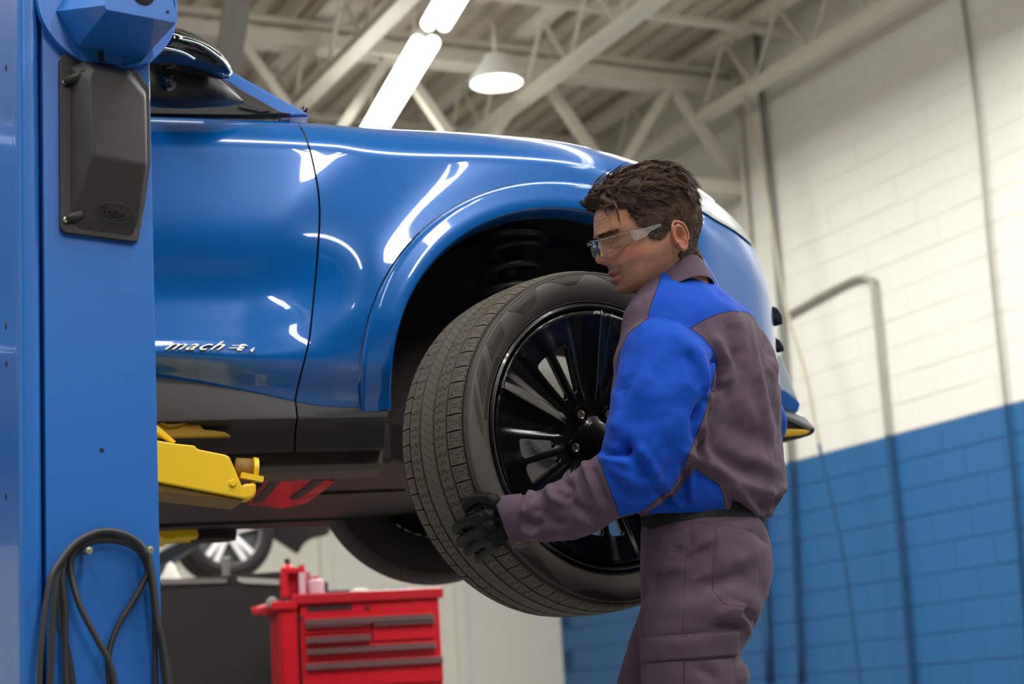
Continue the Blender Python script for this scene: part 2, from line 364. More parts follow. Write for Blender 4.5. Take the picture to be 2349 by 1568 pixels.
# screw channels and screws
for (x0, y0, x1, y1) in ((150, 188, 200, 167), (152, 503, 190, 490)):
    tube('screw_channel', [cp(x0, y0, .012), cp(x1, y1, .040 if y0 < 300 else .02)], .0075, M_blk, cov, 14)
M_zinc = mat('zinc_screw', (200, 192, 170), .3, metal=.9)
for (x, y) in ((150, 188), (152, 504)):
    s_ = lathe('screw', cp(x, y, .012), CN, [(0, .006), (.003, .0055), (.0055, .003), (.006, 0), (.006, -.004)], M_zinc, cov, 18)
    c = cp(x, y, .012)
    mesh('screw_slot', *join_data([boxdata(c+CN*.0062, nrm(CE+[0, 0, .5])*.0035, nrm(np.cross(CN, nrm(CE+[0, 0, .5])))*.0006, CN*.0006), boxdata(c+CN*.0062, nrm(CE+[0, 0, .5])*.0006, nrm(np.cross(CN, nrm(CE+[0, 0, .5])))*.0035, CN*.0006)]), M_hole, s_ if False else cov)
# oval badge with lettering, on the lower slope
bn = nrm(np.cross(cp(337, 377, .062)-cp(215, 355, .062), cp(322, 472, .035)-cp(215, 355, .062)))
if bn[1] > 0: bn = -bn
bc = onp(265, 487, cp(337, 377, .062), bn)+bn*.0015
bex = nrm(cp(322, 472, .035)-cp(196, 440, .034)); bex = nrm(bex-bn*np.dot(bex, bn)); bex = nrm(bex*1.0); bey = np.cross(bn, bex)
def oval(rx, ry, w, h):
    V = []; Fc = []; n = 48
    for k in range(n):
        a = 2*math.pi*k/n; d = bex*math.cos(a)*rx+bey*math.sin(a)*ry; q = nrm(d)
        for s_, hh in ((-w, 0), (-w*.4, h), (w*.4, h), (w, 0)): V.append(bc+d+q*s_+bn*hh)
    for k in range(n):
        for j in range(3): Fc.append((k*4+j, ((k+1) % n)*4+j, ((k+1) % n)*4+j+1, k*4+j+1))
    return V, Fc
mesh('badge_rim', *oval(.0305, .0165, .0011, .0012), M_blk, cov, True)
text('badge_lettering', 'Rotary', bc-bex*.024-bey*.005-bn*.001, bex, bey, .0165, .0022, M_blk, cov, .15, .95)
mesh('badge_swoosh', *tubedata(spline([bc-bex*.014-bey*.0075, bc-bey*.0115, bc+bex*.014-bey*.007], 5), .0008, 6), M_blk, cov, True)
# round cable drum plate and faceted box above
drum = thing('lift_drum_guard', cp(250, 60), 'blue round guard plate with a faceted box at top left', 'guard')
dc = cp(247, 8, .012); rad = np.linalg.norm(cp(304, 159, .012)-dc)*.97
lathe('guard_disc', dc, CN, [(0, .0), (rad, 0), (rad, .004), (rad-.006, .004), (rad-.006, .0015), (0, .0015)], M_col, drum, 72)
lathe('guard_lip', dc, CN, [(rad-.002, -.012), (rad+.002, -.012), (rad+.002, .008), (rad-.002, .008), (rad-.002, -.012)], M_col, drum, 72)
HB = .165
bk = [(176, 109), (329, 135), (350, 60), (330, -60), (180, -90), (110, -30)]
def cpf(x, y): return cp(x, y, HB)
fr = [(245, 22), (406, 52), (409, 41), (387, 0), (355, -60), (262, -75), (262, -40), (239, 12)]
Vb = [cp(176, 109, .014), cp(329, 135, .014), cp(352, 90, .014), cp(330, -90, .014), cp(205, -110, .014), cp(128, 26, .014)]
Vf = [cp(245, 22, HB), cp(404, 52, HB), cp(408, 41, HB), cp(372, -80, HB), cp(285, -95, HB), cp(239, 12, HB)]
o = mesh('faceted_box', Vb+Vf, [(0, 1, 7, 6), (1, 2, 8, 7), (2, 3, 9, 8), (3, 4, 10, 9), (4, 5, 11, 10), (5, 0, 6, 11), (6, 7, 8, 9, 10, 11), (5, 4, 3, 2, 1, 0)], M_col, drum)
fixn(o)
lathe('access_hole', cp(330, -12, HB+.001), CN, [(0, .0008), (.0175, .0008), (.0185, 0)], M_hole, drum, 32)
lathe('rivet_hole', cp(385, 27, HB+.001), CN, [(0, .0008), (.0022, .0008), (.0028, 0)], M_hole, drum, 16)
prism('hanging_tab', [cp(x, y, .016) for x, y in ((237, 117), (280, 123), (284, 130), (284, 146), (280, 152), (243, 145), (237, 138))], CN*.003, M_col, drum, .0005)
prism('tab_slot', [cp(x, y, .015) for x, y in ((227, 119), (241, 120), (241, 124), (235, 125), (235, 141), (227, 140))], CN*.0025, M_blk, drum)
lathe('rivet_hole', cp(284, 148, .02), CN, [(0, .0008), (.0015, .0008), (.002, 0)], M_hole, drum, 12)
# pegs and hoses
M_hose = mat('hose_rubber', (44, 44, 44), .38, var=.12, bump=.3, bscale=700)
for lab, (x, y) in (('left of the two pale pegs holding the black hoses', (187, 1271)), ('right of the two pale pegs, longer and under the hoses', (325, 1269))):
    o = tube('hose_peg', [cp(x, y, 0)+CE*0, cp(x, y, 0)+CN*.055], .0042, M_zinc, None, 14)
    tag(o, lab, 'peg', 'pegs on the lift column')
    lathe('peg_head', cp(x, y, 0)+CN*.055, CN, [(0, .005), (.0055, .004), (.0065, 0), (.0065, -.003), (0, -.003)], M_zinc, o, 16)
def hose(pts, label, h0=.018, r=.0052):
    q = [cp(p[0], p[1], p[2] if len(p) > 2 else h0) for p in pts]
    o = tube('rubber_hose', spline(q, 8), r, M_hose, None, 12); tag(o, label, 'hose', 'hoses looped over the column pegs')
hose([(88, 1640, .05), (95, 1480, .05), (113, 1340, .045), (140, 1285, .04), (180, 1240, .036), (235, 1217, .034), (290, 1226, .034), (330, 1258, .034), (349, 1320, .036), (362, 1420, .04), (378, 1500, .04), (393, 1640, .04)], 'outermost black hose loop reaching furthest left and right', r=.005)
hose([(112, 1640, .03), (118, 1490, .03), (125, 1370, .03), (138, 1300, .028), (168, 1253, .028), (215, 1224, .028), (265, 1222, .028), (315, 1246, .028), (343, 1300, .028), (356, 1400, .03), (370, 1480, .03), (384, 1640, .03)], 'black hose loop lying just inside the outermost one')
hose([(155, 1640, .024), (150, 1500, .024), (150, 1400, .024), (143, 1330, .024), (152, 1275, .022), (190, 1238, .022), (240, 1229, .02), (295, 1240, .02), (336, 1268, .022), (350, 1330, .022), (360, 1430, .024), (382, 1520, .024), (400, 1640, .024)], 'black hose loop with a straight fall in the middle of the left strand')
hose([(262, 1640, .02), (248, 1520, .022), (268, 1440, .022), (305, 1378, .022), (336, 1320, .022), (342, 1280, .022), (318, 1246, .02), (260, 1234, .02), (205, 1240, .02), (168, 1268, .02), (163, 1310, .02), (180, 1380, .03), (220, 1460, .034), (250, 1515, .034), (266, 1580, .034), (278, 1640, .034)], 'black hose whose two ends cross low on the column face', .02)
hose([(176, 1640, .012), (160, 1520, .012), (142, 1430, .012), (140, 1350, .012), (155, 1290, .012), (200, 1247, .012), (262, 1240, .012), (315, 1260, .012), (340, 1310, .012), (354, 1400, .012), (356, 1640, .012)], 'innermost black hose lying flat against the column', .01)
# ---------------------------------------------------------------- blue car on the lift
TH = math.radians(13); CD = np.array([math.cos(TH), math.sin(TH), 0]); CNn = np.array([math.sin(TH), -math.cos(TH), 0]); ZZ = np.array([0, 0, 1.])
CO = P(1290, 880, 4.1)
def S3(u, v, w): return CO+CD*u+CNn*v+ZZ*w
def cuw(x, y, v=0):
    p = onp(x, y, CO+CNn*v, CNn)-CO; return float(p@CD), float(p[2])
def cq(x, y, v=0): return onp(x, y, CO+CNn*v, CNn)
def sst(a, b, x): t = np.clip((np.asarray(x, float)-a)/(b-a), 0, 1); return t*t*(3-2*t)
def crv(tab, x):
    """smooth interpolation through a table"""
    tx = np.array([t[0] for t in tab]); ty = np.array([t[1] for t in tab]); x = np.asarray(x, float)
    m = np.gradient(ty, tx); i = np.clip(np.searchsorted(tx, x)-1, 0, len(tx)-2); h = tx[i+1]-tx[i]; t = np.clip((x-tx[i])/h, 0, 1)
    return (2*t**3-3*t**2+1)*ty[i]+(t**3-2*t**2+t)*h*m[i]+(-2*t**3+3*t**2)*ty[i+1]+(t**3-t**2)*h*m[i+1]
M_car = mat('car_paint_blue', (0, 85, 157), .25, metal=.1, coat=.85, var=.02, spec=.3)
M_gap = mat('panel_gap_dark', (8, 12, 18), .8)
M_plas = mat('matte_black_plastic', (30, 29, 28), .55, bump=.3, bscale=600)
M_gloss = mat('gloss_black', (6, 6, 8), .06, coat=1)
M_under = mat('underbody_black', (34, 30, 27), .6, var=.25, vscale=12)
M_brown = mat('frame_rail_brown', (66, 58, 50), .6, var=.2, vscale=20)  # brownish grey, paler than the underbody
M_chrome = mat('chrome', (215, 215, 210), .12, metal=1)
M_glassd = mat('dark_window_glass', (70, 95, 95), .05, spec=.8, coat=.5)
car = thing('car', S3(0, -.9, -.12)*[1, 1, 0]+[0, 0, 1.36], 'blue car raised on the lift with its near front wheel off', 'car')
# plan curve: arc length s -> (u, v), outward normal
pl_ = np.array(spline([(-1.6, 0), (-1.0, 0), (-.5, 0), (-.1, 0), (.15, -.003), (.33, -.022), (.45, -.058), (.54, -.115), (.60, -.19), (.635, -.28), (.66, -.40), (.68, -.6), (.69, -.95)], 40))
sl = np.concatenate([[0], np.cumsum(np.linalg.norm(np.diff(pl_, axis=0), axis=1))])-1.6
def plan(s):
    u = np.interp(s, sl, pl_[:, 0]); v = np.interp(s, sl, pl_[:, 1]); e = .03
    du = np.interp(s+e, sl, pl_[:, 0])-np.interp(s-e, sl, pl_[:, 0]); dv = np.interp(s+e, sl, pl_[:, 1])-np.interp(s-e, sl, pl_[:, 1])
    L = np.hypot(du, dv); return u, v, -dv/L, du/L
TOP = [(-1.6, .70), (-.92, .690), (-.75, .686), (-.564, .680), (-.378, .668), (-.242, .660), (-.083, .648), (.068, .631), (.187, .608), (.284, .585), (.37, .56), (.45, .535), (.54, .50), (.64, .47), (.75, .44), (.9, .41), (1.3, .39)]
AR, AI = .468, .396; AC = .012
def skin(s, t):
    """t 0..1 bottom to shoulder, 1..1.6 over the bonnet; returns points"""
    s = np.asarray(s, float); t = np.asarray(t, float)
    u, v, nu, nv = plan(s); wt = crv(TOP, s)
    a = .20-.06*sst(.2, .6, s); b = .13+.11*sst(.1, .6, s)
    wb = np.where(s < -.3, -.06, -.09)
    ts = np.clip(t, 0, 1)
    # rounded shoulder: last quarter of the parameter sweeps the ellipse
    k = .72; ws = wt-b
    ang = np.clip((ts-k)/(1-k), 0, 1)*math.pi/2
    w = np.where(ts < k, wb+(ws-wb)*ts/k, ws+b*np.sin(ang))
    ins = np.where(ts < k, 0, a*(1-np.cos(ang)))
    over = np.clip(t-1, 0, 1); ins = ins+over*1.2; w = w+over*.10
    # side relief
    out = np.zeros_like(w); r = np.hypot(u, w-AC)
    dw_ = 1-sst(-.62, -.40, s)                             # door weight
    out += -.045*sst(.058, -.07, w)*(1-sst(.3, .5, s)) # turn-under below the crease
    out += dw_*(-.028*np.exp(-((w-.22)/.10)**2)+.003*np.exp(-((w-.066)/.03)**2))
    out += -.016*sst(.30, .62, w)*dw_
    hau = sst(.74, .50, r)*(1-sst(.25, .5, s))*sst(-.02, .2, w+.02)
    out += .034*hau
    out += -.020*sst(.2, .6, w)*(1-sst(.2, .5, s))*(1-dw_)
    ins = ins-out
    return CO+CD*(u-nu*ins)[..., None]+CNn*(v-nv*ins)[..., None]+ZZ*w[..., None]
def clipmesh(name, Pm, fld, m, parent):
    """structured grid, the part where fld < 0 cut away exactly along fld = 0"""
    nr, nc = Pm.shape[:2]; V = []; vid = {}; Fc = []; ev = {}
    def gv(i, j):
        k = (i, j)
        if k not in vid: vid[k] = len(V); V.append(Pm[i, j])
        return vid[k]
    def cut(a, b):
        k = (a, b) if a < b else (b, a)
        if k not in ev:
            t = fld[a]/(fld[a]-fld[b]); ev[k] = len(V); V.append(Pm[a]*(1-t)+Pm[b]*t)
        return ev[k]
    for i in range(nr-1):
        for j in range(nc-1):
            q = [(i, j), (i, j+1), (i+1, j+1), (i+1, j)]; s_ = [fld[a] >= 0 for a in q]
            if not any(s_): continue
            if all(s_): Fc.append(tuple(gv(*a) for a in q)); continue
            f = []
            for k in range(4):
                a, b = q[k], q[(k+1) % 4]
                if fld[a] >= 0: f.append(gv(*a))
                if (fld[a] >= 0) != (fld[b] >= 0): f.append(cut(a, b))
            if len(f) > 2: Fc.append(tuple(f))
    return mesh(name, V, Fc, m, parent, True)
def gridmesh(name, Pm, m, parent, keep=None, snap=None, flange=0.0):
    nr, nc = Pm.shape[:2]; V = Pm.reshape(-1, 3); idx = np.arange(nr*nc).reshape(nr, nc)
    F = np.stack([idx[:-1, :-1], idx[:-1, 1:], idx[1:, 1:], idx[1:, :-1]], -1).reshape(-1, 4)
    if keep is not None: F = F[keep.reshape(-1)]
    used = np.unique(F); mp = -np.ones(len(V), int); mp[used] = np.arange(len(used)); V = V[used]; F = mp[F]
    o = mesh(name, V, F.tolist(), m, parent, True)
    return o
def skinr(name, scol, tr, m, cut=None, flip=False):
    """scol: function(t)->array of s columns"""
    T = np.asarray(tr); S_ = np.stack([scol(t) for t in T]); Tm = np.repeat(T[:, None], S_.shape[1], 1)
    Pm = skin(S_, Tm); keep = None
    if cut is not None:
        q = Pm-CO; u = q@CD; w = q[..., 2]; r = np.hypot(u, w-AC); near = (q@CNn) > -.5
        return clipmesh(name, Pm, np.where(near, r-cut, 1.0), m, car)
    return gridmesh(name, Pm, m, car, keep)
SEAM = sorted([(.70, -.580), (.642, -.573), (.592, -.562), (.529, -.55), (.467, -.542), (.415, -.541), (.333, -.548), (.252, -.557), (.171, -.568), (.091, -.581), (.042, -.592), (-.027, -.605), (-.10, -.615)])
def seam_of_t(t):
    s = -.57
    for _ in range(4):
        p = skin(np.array([s]), np.array([t]))[0]-CO; s = float(crv(SEAM, min(p[2], .68)))
    return s
tr = np.concatenate([np.linspace(0, .72, 74), np.linspace(.72, 1.0, 26)[1:], [1.08, 1.2, 1.4, 1.75]])
seam_t = np.array([seam_of_t(min(t, 1)) for t in tr])
seam_f = lambda t: float(np.interp(t, tr, seam_t))
fend = skinr('front_fender', lambda t: np.concatenate([[seam_f(t)+.0022], np.linspace(seam_f(t)+.006, 1.35, 200)]), tr, M_car, cut=AR)
trd = tr[(tr <= 1.0)]
# blue lower edge of door follows the dark cladding
BOT = [(-1.7, .085), (-.914, .037), (-.827, .023), (-.723, .001), (-.646, -.015), (-.6, -.028), (-.3, -.04)]
def trim_low(Pm):
    return Pm
def low_clip(o):
    me = o.data; n = len(me.vertices); co = np.empty(n*3); me.vertices.foreach_get('co', co); co = co.reshape(-1, 3)
    q = co-CO; u = q@CD; w = q[:, 2]; lo = crv(BOT, np.clip(u, -1.7, -.3)); L = (u < -.42)
    w2 = np.where(L & (w < .12), lo+(w+.06)/(.18)*(.12-lo), w)
    co[:, 2] = CO[2]+w2; me.vertices.foreach_set('co', co.ravel()); me.update()
low_clip(fend)
door = skinr('front_door', lambda t: np.concatenate([np.linspace(-1.58, seam_f(t)-.006, 70), [seam_f(t)-.0022]]), trd, M_car); low_clip(door)
for o in (fend, door):   # face normals outwards
    me = o.data; f0 = me.polygons[len(me.polygons)//3].normal
    if Vector(CNn).dot(f0) < 0:
        bm = bmesh.new(); bm.from_mesh(me); bmesh.ops.reverse_faces(bm, faces=bm.faces); bm.to_mesh(me); bm.free()
# dark jamb behind the seam
def onskin(s, t, off=0.0):
    p = skin(np.array([s]), np.array([t]))[0]; p1 = skin(np.array([s+.01]), np.array([t]))[0]; p2 = skin(np.array([s]), np.array([min(t+.01, 1.7)]))[0]
    n_ = nrm(np.cross(p1-p, p2-p)); n_ = n_ if n_@(CNn+ZZ*.3+CD*.3) > 0 else -n_
    return p+n_*off
ptsj = [onskin(seam_f(t), t, -.026) for t in np.linspace(.02, 1.0, 30)]
tube('door_jamb', ptsj, .010, M_gap, car, 8)
# ---- wheel arch moulding
prof = [(AR-.002, -.030), (AR-.0035, .010), (AR-.007, .0135), (AR-.02, .0145), (AR-.04, .017), (AI+.010, .019), (AI+.003, .017), (AI, .010), (AI-.001, -.02), (AI+.002, -.075)]
def vsurf(u, w):
    r = math.hypot(u, w-AC); s = u if u < .2 else float(np.interp(u, pl_[:, 0], sl))
    pv = float(plan(s)[1]); out = -.045*float(sst(.058, -.07, w))*(1-float(sst(.3, .5, s)))
    out += .034*float(sst(.74, .50, r))*(1-float(sst(.25, .5, s)))*float(sst(-.02, .2, w+.02))
    out += -.020*float(sst(.2, .6, w))*(1-float(sst(.2, .5, s)))
    return pv+out
V = []; Fc = []; NA = 120
for i in range(NA+1):
    a = math.radians(188-(196*i/NA)); ca, sa = math.cos(a), math.sin(a)
    for (r_, h) in prof:
        u, w = r_*ca, AC+r_*sa; q = vsurf(AR*ca, AC+AR*sa)
        V.append(S3(u, q+h, w))
n = len(prof)
for i in range(NA):
    for j in range(n-1): Fc.append((i*n+j, (i+1)*n+j, (i+1)*n+j+1, i*n+j+1))
Fc += [tuple(range(n)), tuple(NA*n+j for j in range(n))]
o = mesh('wheel_arch_moulding', V, Fc, M_car, car, True); fixn(o); sharp(o, 50)
lathe('wheel_well_liner', S3(0, -.36, AC), CNn, [(AI+.03, .33), (AI+.07, .25), (AI+.07, -.30), (.0, -.30)], M_under, car, 60, a0=-.15, a1=math.pi+.12)
# ---- sill cladding
def sweep(name, prof_, us, m, parent=car, smooth=False, bend=None):
    V = []; Fc = []; n = len(prof_(us[0]))
    for u in us:
        for v, w in prof_(u): V.append(S3(u, v, w))
    for i in range(len(us)-1):
        for j in range(n-1): Fc.append((i*n+j, (i+1)*n+j, (i+1)*n+j+1, i*n+j+1))
    Fc += [tuple(range(n)), tuple((len(us)-1)*n+j for j in range(n))]
    o = mesh(name, V, Fc, m, parent, smooth); fixn(o); return o
def sillp(u):
    lo = float(crv(BOT, min(max(u, -1.7), -.3))); e = -.062-.004*(u+.9)
    return [(-.10, lo+.02), (-.034, lo+.004), (-.030, lo-.004), (-.012, e+.006), (-.012, e), (-.05, e-.012), (-.085, e-.040), (-.095, e-.058), (-.30, e-.062)]
for nm, us in (('door_cladding', np.linspace(-1.6, -.610, 14)), ('sill_cladding', np.linspace(-.606, -.405, 8))):
    o = sweep(nm, sillp, us, M_plas, smooth=True); sharp(o, 30)
sweep('frame_rail', lambda u: [(-.30, -.095), (-.155, -.115), (-.150, -.150), (-.18, -.160), (-.30, -.162)], np.linspace(-1.7, -.40, 3), M_brown)
M_sil = M_under
# underbody: battery tray, ribs and front crossmember
prism('battery_tray', [S3(-2.4, -.28, -.13), S3(-.36, -.28, -.13), S3(-.12, -.6, -.13), S3(-.12, -1.3, -.13), S3(-.36, -1.62, -.13), S3(-2.4, -1.62, -.13)], ZZ*.1, M_under, car, .01)
for i, (ua, ub, v_) in enumerate(((-.9, -.25, -.8), (-1.0, -.3, -1.42))):
    beam('tray_rib', S3(ua, v_, -.137), S3(ub, v_, -.133), .05, .008, M_under, car)
prism('front_undertray', [S3(-.15, -.45, -.10), S3(.62, -.5, -.115), S3(.66, -1.4, -.115), S3(-.15, -1.5, -.10)], ZZ*.02, M_under, car, .004)
prism('engine_bay_mass', [S3(-.55, -.42, -.06), S3(.5, -.42, -.06), S3(.5, -1.5, -.06), S3(-.55, -1.5, -.06)], ZZ*.5, M_under, car)
prism('cabin_floor', [S3(-2.4, -.12, -.07), S3(-.41, -.12, -.07), S3(-.41, -1.78, -.07), S3(-2.4, -1.78, -.07)], ZZ*.1, M_under, car)
prism('firewall', [S3(-.50, -.10, -.05), S3(-.41, -.10, -.05), S3(-.41, -1.7, -.05), S3(-.50, -1.7, -.05)], ZZ*.55, M_under, car)
M_redp = mat('red_underbody_patch', (186, 22, 32), .35, coat=.4)  # flat glossy red patch under the body
zr = S3(0, 0, -.142)[2]
rp = [onz(x, y, zr) for x, y in ((566, 1152), (600, 1110), (612, 1088), (650, 1083), (690, 1088), (768, 1098), (735, 1125), (705, 1148), (650, 1160))]
prism('red_underbody_patch', rp, -ZZ*.006, M_redp, car)
for a_, b_ in (((590, 1150), (648, 1085)), ((675, 1142), (735, 1098)), ((655, 1100), (700, 1092))):
    beam('panel_rib', onz(*a_, zr-.008), onz(*b_, zr-.008), .022, .008, M_under, car)
# little bracket loop under the rail
tube('bracket_loop', [cq(x, y, -.35) for x, y in ((617, 1080), (625, 1042), (694, 1050), (697, 1066), (685, 1082), (660, 1082), (640, 1064), (633, 1042))], .004, M_brown, car, 6)
beam('bracket_bar', cq(622, 1062, -.35), cq(695, 1064, -.35), .008, .008, M_brown, car)
# suspension seen in the wheel well: coil spring, strut, hub and brake disc
hub = S3(.02, -.17, -.075)
M_rotor = mat('brake_disc_steel', (168, 166, 158), .35, metal=.6, var=.15, vscale=5)
lathe('brake_disc', hub, CNn, [(0, .02), (.045, .02), (.07, .018), (.075, .0), (.175, .0), (.178, -.004), (.178, -.024), (.06, -.026), (0, -.026)], M_rotor, car, 48)
M_strut = mat('strut_dark', (30, 28, 27), .45)
sp_a = cq(1175, 560, -.20); sp_b = cq(1175, 700, -.20)
coil = []
for k in range(150):
    t_ = k/149; a = t_*2*math.pi*5
    coil.append(sp_a+(cq(1160, 800, -.22)-sp_a)*t_+CD*.068*math.cos(a)+CNn*.068*math.sin(a))
tube('coil_spring', coil, .009, M_strut, car, 8)
tube('damper', [cq(1178, 500, -.22), cq(1158, 860, -.22)], .028, M_strut, car, 14)
lathe('spring_seat', cq(1177, 548, -.21), ZZ, [(0, .01), (.085, .01), (.09, 0), (.085, -.012), (0, -.012)], M_strut, car, 32)
tube('control_arm', [cq(1158, 850, -.22), S3(.0, -.25, -.1), S3(-.05, -.6, -.12)], .03, M_strut, car, 10)
beam('brake_caliper', S3(.14, -.16, -.06), S3(.13, -.16, .06), .07, .07, mat('caliper_grey', (120, 118, 112), .4, metal=.4), car, bevel=.01)
# far front wheel seen under the body
M_tyre = mat('tyre_rubber', (52, 46, 40), .7, var=.12, bump=.4, bscale=300)
fc = S3(-.04, -1.52, .035)
fw_ = lathe('far_front_wheel', fc, CNn, [(.235, .11), (.25, .118), (.30, .125), (.345, .115), (.358, .095), (.365, .05), (.366, 0), (.365, -.05), (.358, -.095), (.30, -.125), (.235, -.11)], mat('tyre_dark', (26, 23, 21), .7, bump=.3), car, 64)
lathe('rim_barrel', fc, CNn, [(.235, .11), (.23, .09), (.215, .0), (.20, -.08), (0, -.085)], M_under, fw_, 48)
lathe('brake_back', fc, CNn, [(0, .05), (.06, .05), (.07, .01), (.16, .0), (.165, -.02)], M_brown, fw_, 40)
# ---- front end: lamp, grille vents, bumper corner, lip
def patch(name, st, m, off=.003, n=6):
    """patch on the skin: st rows of (s,t) points"""
    V = []; Fc = []; R = len(st); K = n*(len(st[0])-1)+1
    for row in st:
        q = spline([(a, b, 0) for a, b in row], n)
        for a in q: V.append(onskin(a[0], a[1], off))
    # densify between rows
    Pm = np.array(V).reshape(R, K, 3); out = []
    for i in range(R-1):
        for j in range(6): 
            f_ = j/6; 
            row = []
            qa = spline([(a, b, 0) for a, b in st[i]], n); qb = spline([(a, b, 0) for a, b in st[i+1]], n)
            for A_, B_ in zip(qa, qb): c_ = A_*(1-f_)+B_*f_; row.append(onskin(c_[0], c_[1], off))
            out.append(row)
    out.append(list(Pm[-1])); Pm = np.array(out); o = gridmesh(name, Pm, m, car); 
    sm = o.modifiers.new('t', 'SOLIDIFY'); sm.thickness = .004; sm.offset = 0
    return o
# ---------------------------------------------------------------- the wheel he holds
wn = np.array([math.sin(math.radians(33.3)), -math.cos(math.radians(33.3)), 0]); we = np.array([-wn[1], wn[0], 0])
WC = P(1364, 1006, 3.79)-wn*.08
whl = thing('wheel', WC-ZZ*.365, 'tyre on a glossy black rim held by the man in front of the car', 'wheel')
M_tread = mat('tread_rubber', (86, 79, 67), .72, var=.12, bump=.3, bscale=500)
M_side = mat('sidewall_rubber', (68, 64, 58), .55, var=.1, bump=.15, bscale=300)
M_sided = mat('sidewall_pattern', (44, 39, 34), .62)
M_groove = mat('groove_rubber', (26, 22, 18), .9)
HK = 1.16
def wl(n_, c, ax, prof, *a, **k):
    return lathe(n_, c, ax, [(rmap(r_), h*HK) for r_, h in prof], *a, **k)
def rmap(r): return r*1.095 if r <= .262 else (float(np.interp(r, [.262, .3495], [.2869, .3495])) if r < .3495 else r)
def TW(phi, h, r): r = rmap(r); return WC+wn*(h*HK)+we*(r*math.cos(phi))+ZZ*(r*math.sin(phi))
def crown(h): return .3655-.0042*(abs(h)/.08)**2.4-(.010*max(0, (abs(h)-.085)/.03)**2)
wl('carcass', WC, wn, [(.252, .088), (.262, .098), (.275, .108), (.30, .1175), (.325, .1195), (.343, .1165), (.3495, .1125), (.352, .105), (.356, .09), (.357, 0), (.356, -.09), (.352, -.105), (.343, -.1165), (.325, -.1195), (.30, -.1175), (.262, -.098), (.252, -.088)], M_side, whl, 120)
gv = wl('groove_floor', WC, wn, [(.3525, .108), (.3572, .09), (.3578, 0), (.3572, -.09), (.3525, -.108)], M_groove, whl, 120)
gv.data.polygons.foreach_set('use_smooth', [True]*len(gv.data.polygons))
def treadpiece(dat, poly, r_in=.356):
    """poly in (phi, h): a raised block following the crown"""
    n = len(poly); V = [TW(p, h, r_in-(.007 if abs(h) > .1 else 0)) for p, h in poly]+[TW(p, h, crown(h)) for p, h in poly]
    Fc = [tuple(range(n, 2*n))]+[(i, (i+1) % n, (i+1) % n+n, i+n) for i in range(n)]
    dat.append((V, Fc))
NP = 66; dp = 2*math.pi/NP; g1 = .0020/.365
sh = []; rb = []; ce = []; sip = []
def strip(pts, w, dat=sip):
    for a, b in zip(pts[:-1], pts[1:]):
        a = np.array([a[0]*.365, a[1]]); b = np.array([b[0]*.365, b[1]]); d = nrm(b-a); s_ = np.array([-d[1], d[0]])*w/2
        q = [a-d*w/3+s_, a-d*w/3-s_, b+d*w/3-s_, b+d*w/3+s_]
        V = [TW(x[0]/.365, x[1], crown(x[1])+.0003) for x in q]; dat.append((V, [(0, 1, 2, 3)]))
for i in range(NP):
    p0 = i*dp; p1 = p0+dp-g1*1.6; pm = (p0+p1)/2
    for sg in (1, -1):
        hs = [.068, .078, .088, .098, .106, .1125]
        for a, b in zip(hs[:-1], hs[1:]): treadpiece(sh, [(p0, sg*a), (p1, sg*a), (p1, sg*b), (p0, sg*b)][::sg])
        q = p1-p0
        strip([(p0+.16*q, sg*.101), (p0+.16*q, sg*.076), (p0+.42*q, sg*.076)], .0011)
        strip([(p1-.16*q, sg*.101), (p1-.16*q, sg*.076), (p1-.42*q, sg*.076)], .0011)
        strip([(p0+.16*q, sg*.101), (p0+.42*q, sg*.101)], .0011); strip([(p1-.16*q, sg*.101), (p1-.42*q, sg*.101)], .0011)
        strip([(p0+.40*q, sg*.083), (p0+.40*q, sg*.097)], .001); strip([(p0+.60*q, sg*.083), (p0+.60*q, sg*.097)], .001)
        # zigzag rib
        c0, c1 = sg*.028, sg*.060
        treadpiece(rb, [(p0-g1*.2, c0), (p1+g1*1.2, c0), (p1+g1*1.2, c1), (p0-g1*.2, c1)][::sg])
        strip([(p0+.1*q, c0), (p0+.30*q, c0+sg*.009), (p0+.02*q, c0+sg*.013), (p0+.25*q, c0+sg*.022), (p0+.1*q, c1)], .0012)
        strip([(p0+.6*q, c0+sg*.004), (p0+.8*q, c0+sg*.012), (p0+.52*q, c0+sg*.016), (p0+.72*q, c0+sg*.026)], .001)
    for k in range(2):
        a = p0+k*dp/2; b = a+dp/2-g1*.45; sl_ = .035
        treadpiece(ce, [(a-sl_, -.020), (b-sl_, -.020), (b+sl_, .020), (a+sl_, .020)])
for nm, d_ in (('shoulder_blocks', sh), ('ribs', rb), ('centre_rib', ce)):
    o = mesh(nm, *join_data(d_), M_tread, whl); fixn(o); o['kind'] = 'stuff'
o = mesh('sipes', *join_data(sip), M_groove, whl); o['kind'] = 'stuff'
# moulded saw-tooth patches and rings on the sidewall
def sidez(r): return float(np.interp(r, [.252, .262, .275, .30, .325, .343, .3495], [.088, .098, .108, .1175, .1195, .1165, .1125]))
def sidepatch(dat, poly, off=.0006):
    pts = []
    for (a0, r0), (a1, r1) in zip(poly, poly[1:]+poly[:1]):
        for k in range(6): t_ = k/6; pts.append((a0+(a1-a0)*t_, r0+(r1-r0)*t_))
    c = np.mean(pts, axis=0); V = []; Fc = []; n = len(pts); L = 6
    for l in range(L):
        f_ = 1-l/L
        for p in pts: q = c+(np.array(p)-c)*f_; V.append(TW(q[0], sidez(q[1])+off*(1 if l else .2), q[1]))
    V.append(TW(c[0], sidez(c[1])+off, c[1]))
    for l in range(L-1):
        for k in range(n): Fc.append((l*n+k, l*n+(k+1) % n, (l+1)*n+(k+1) % n, (l+1)*n+k))
    for k in range(n): Fc.append(((L-1)*n+k, (L-1)*n+(k+1) % n, L*n))
    dat.append((V, Fc))
R_ = math.radians; sp = []
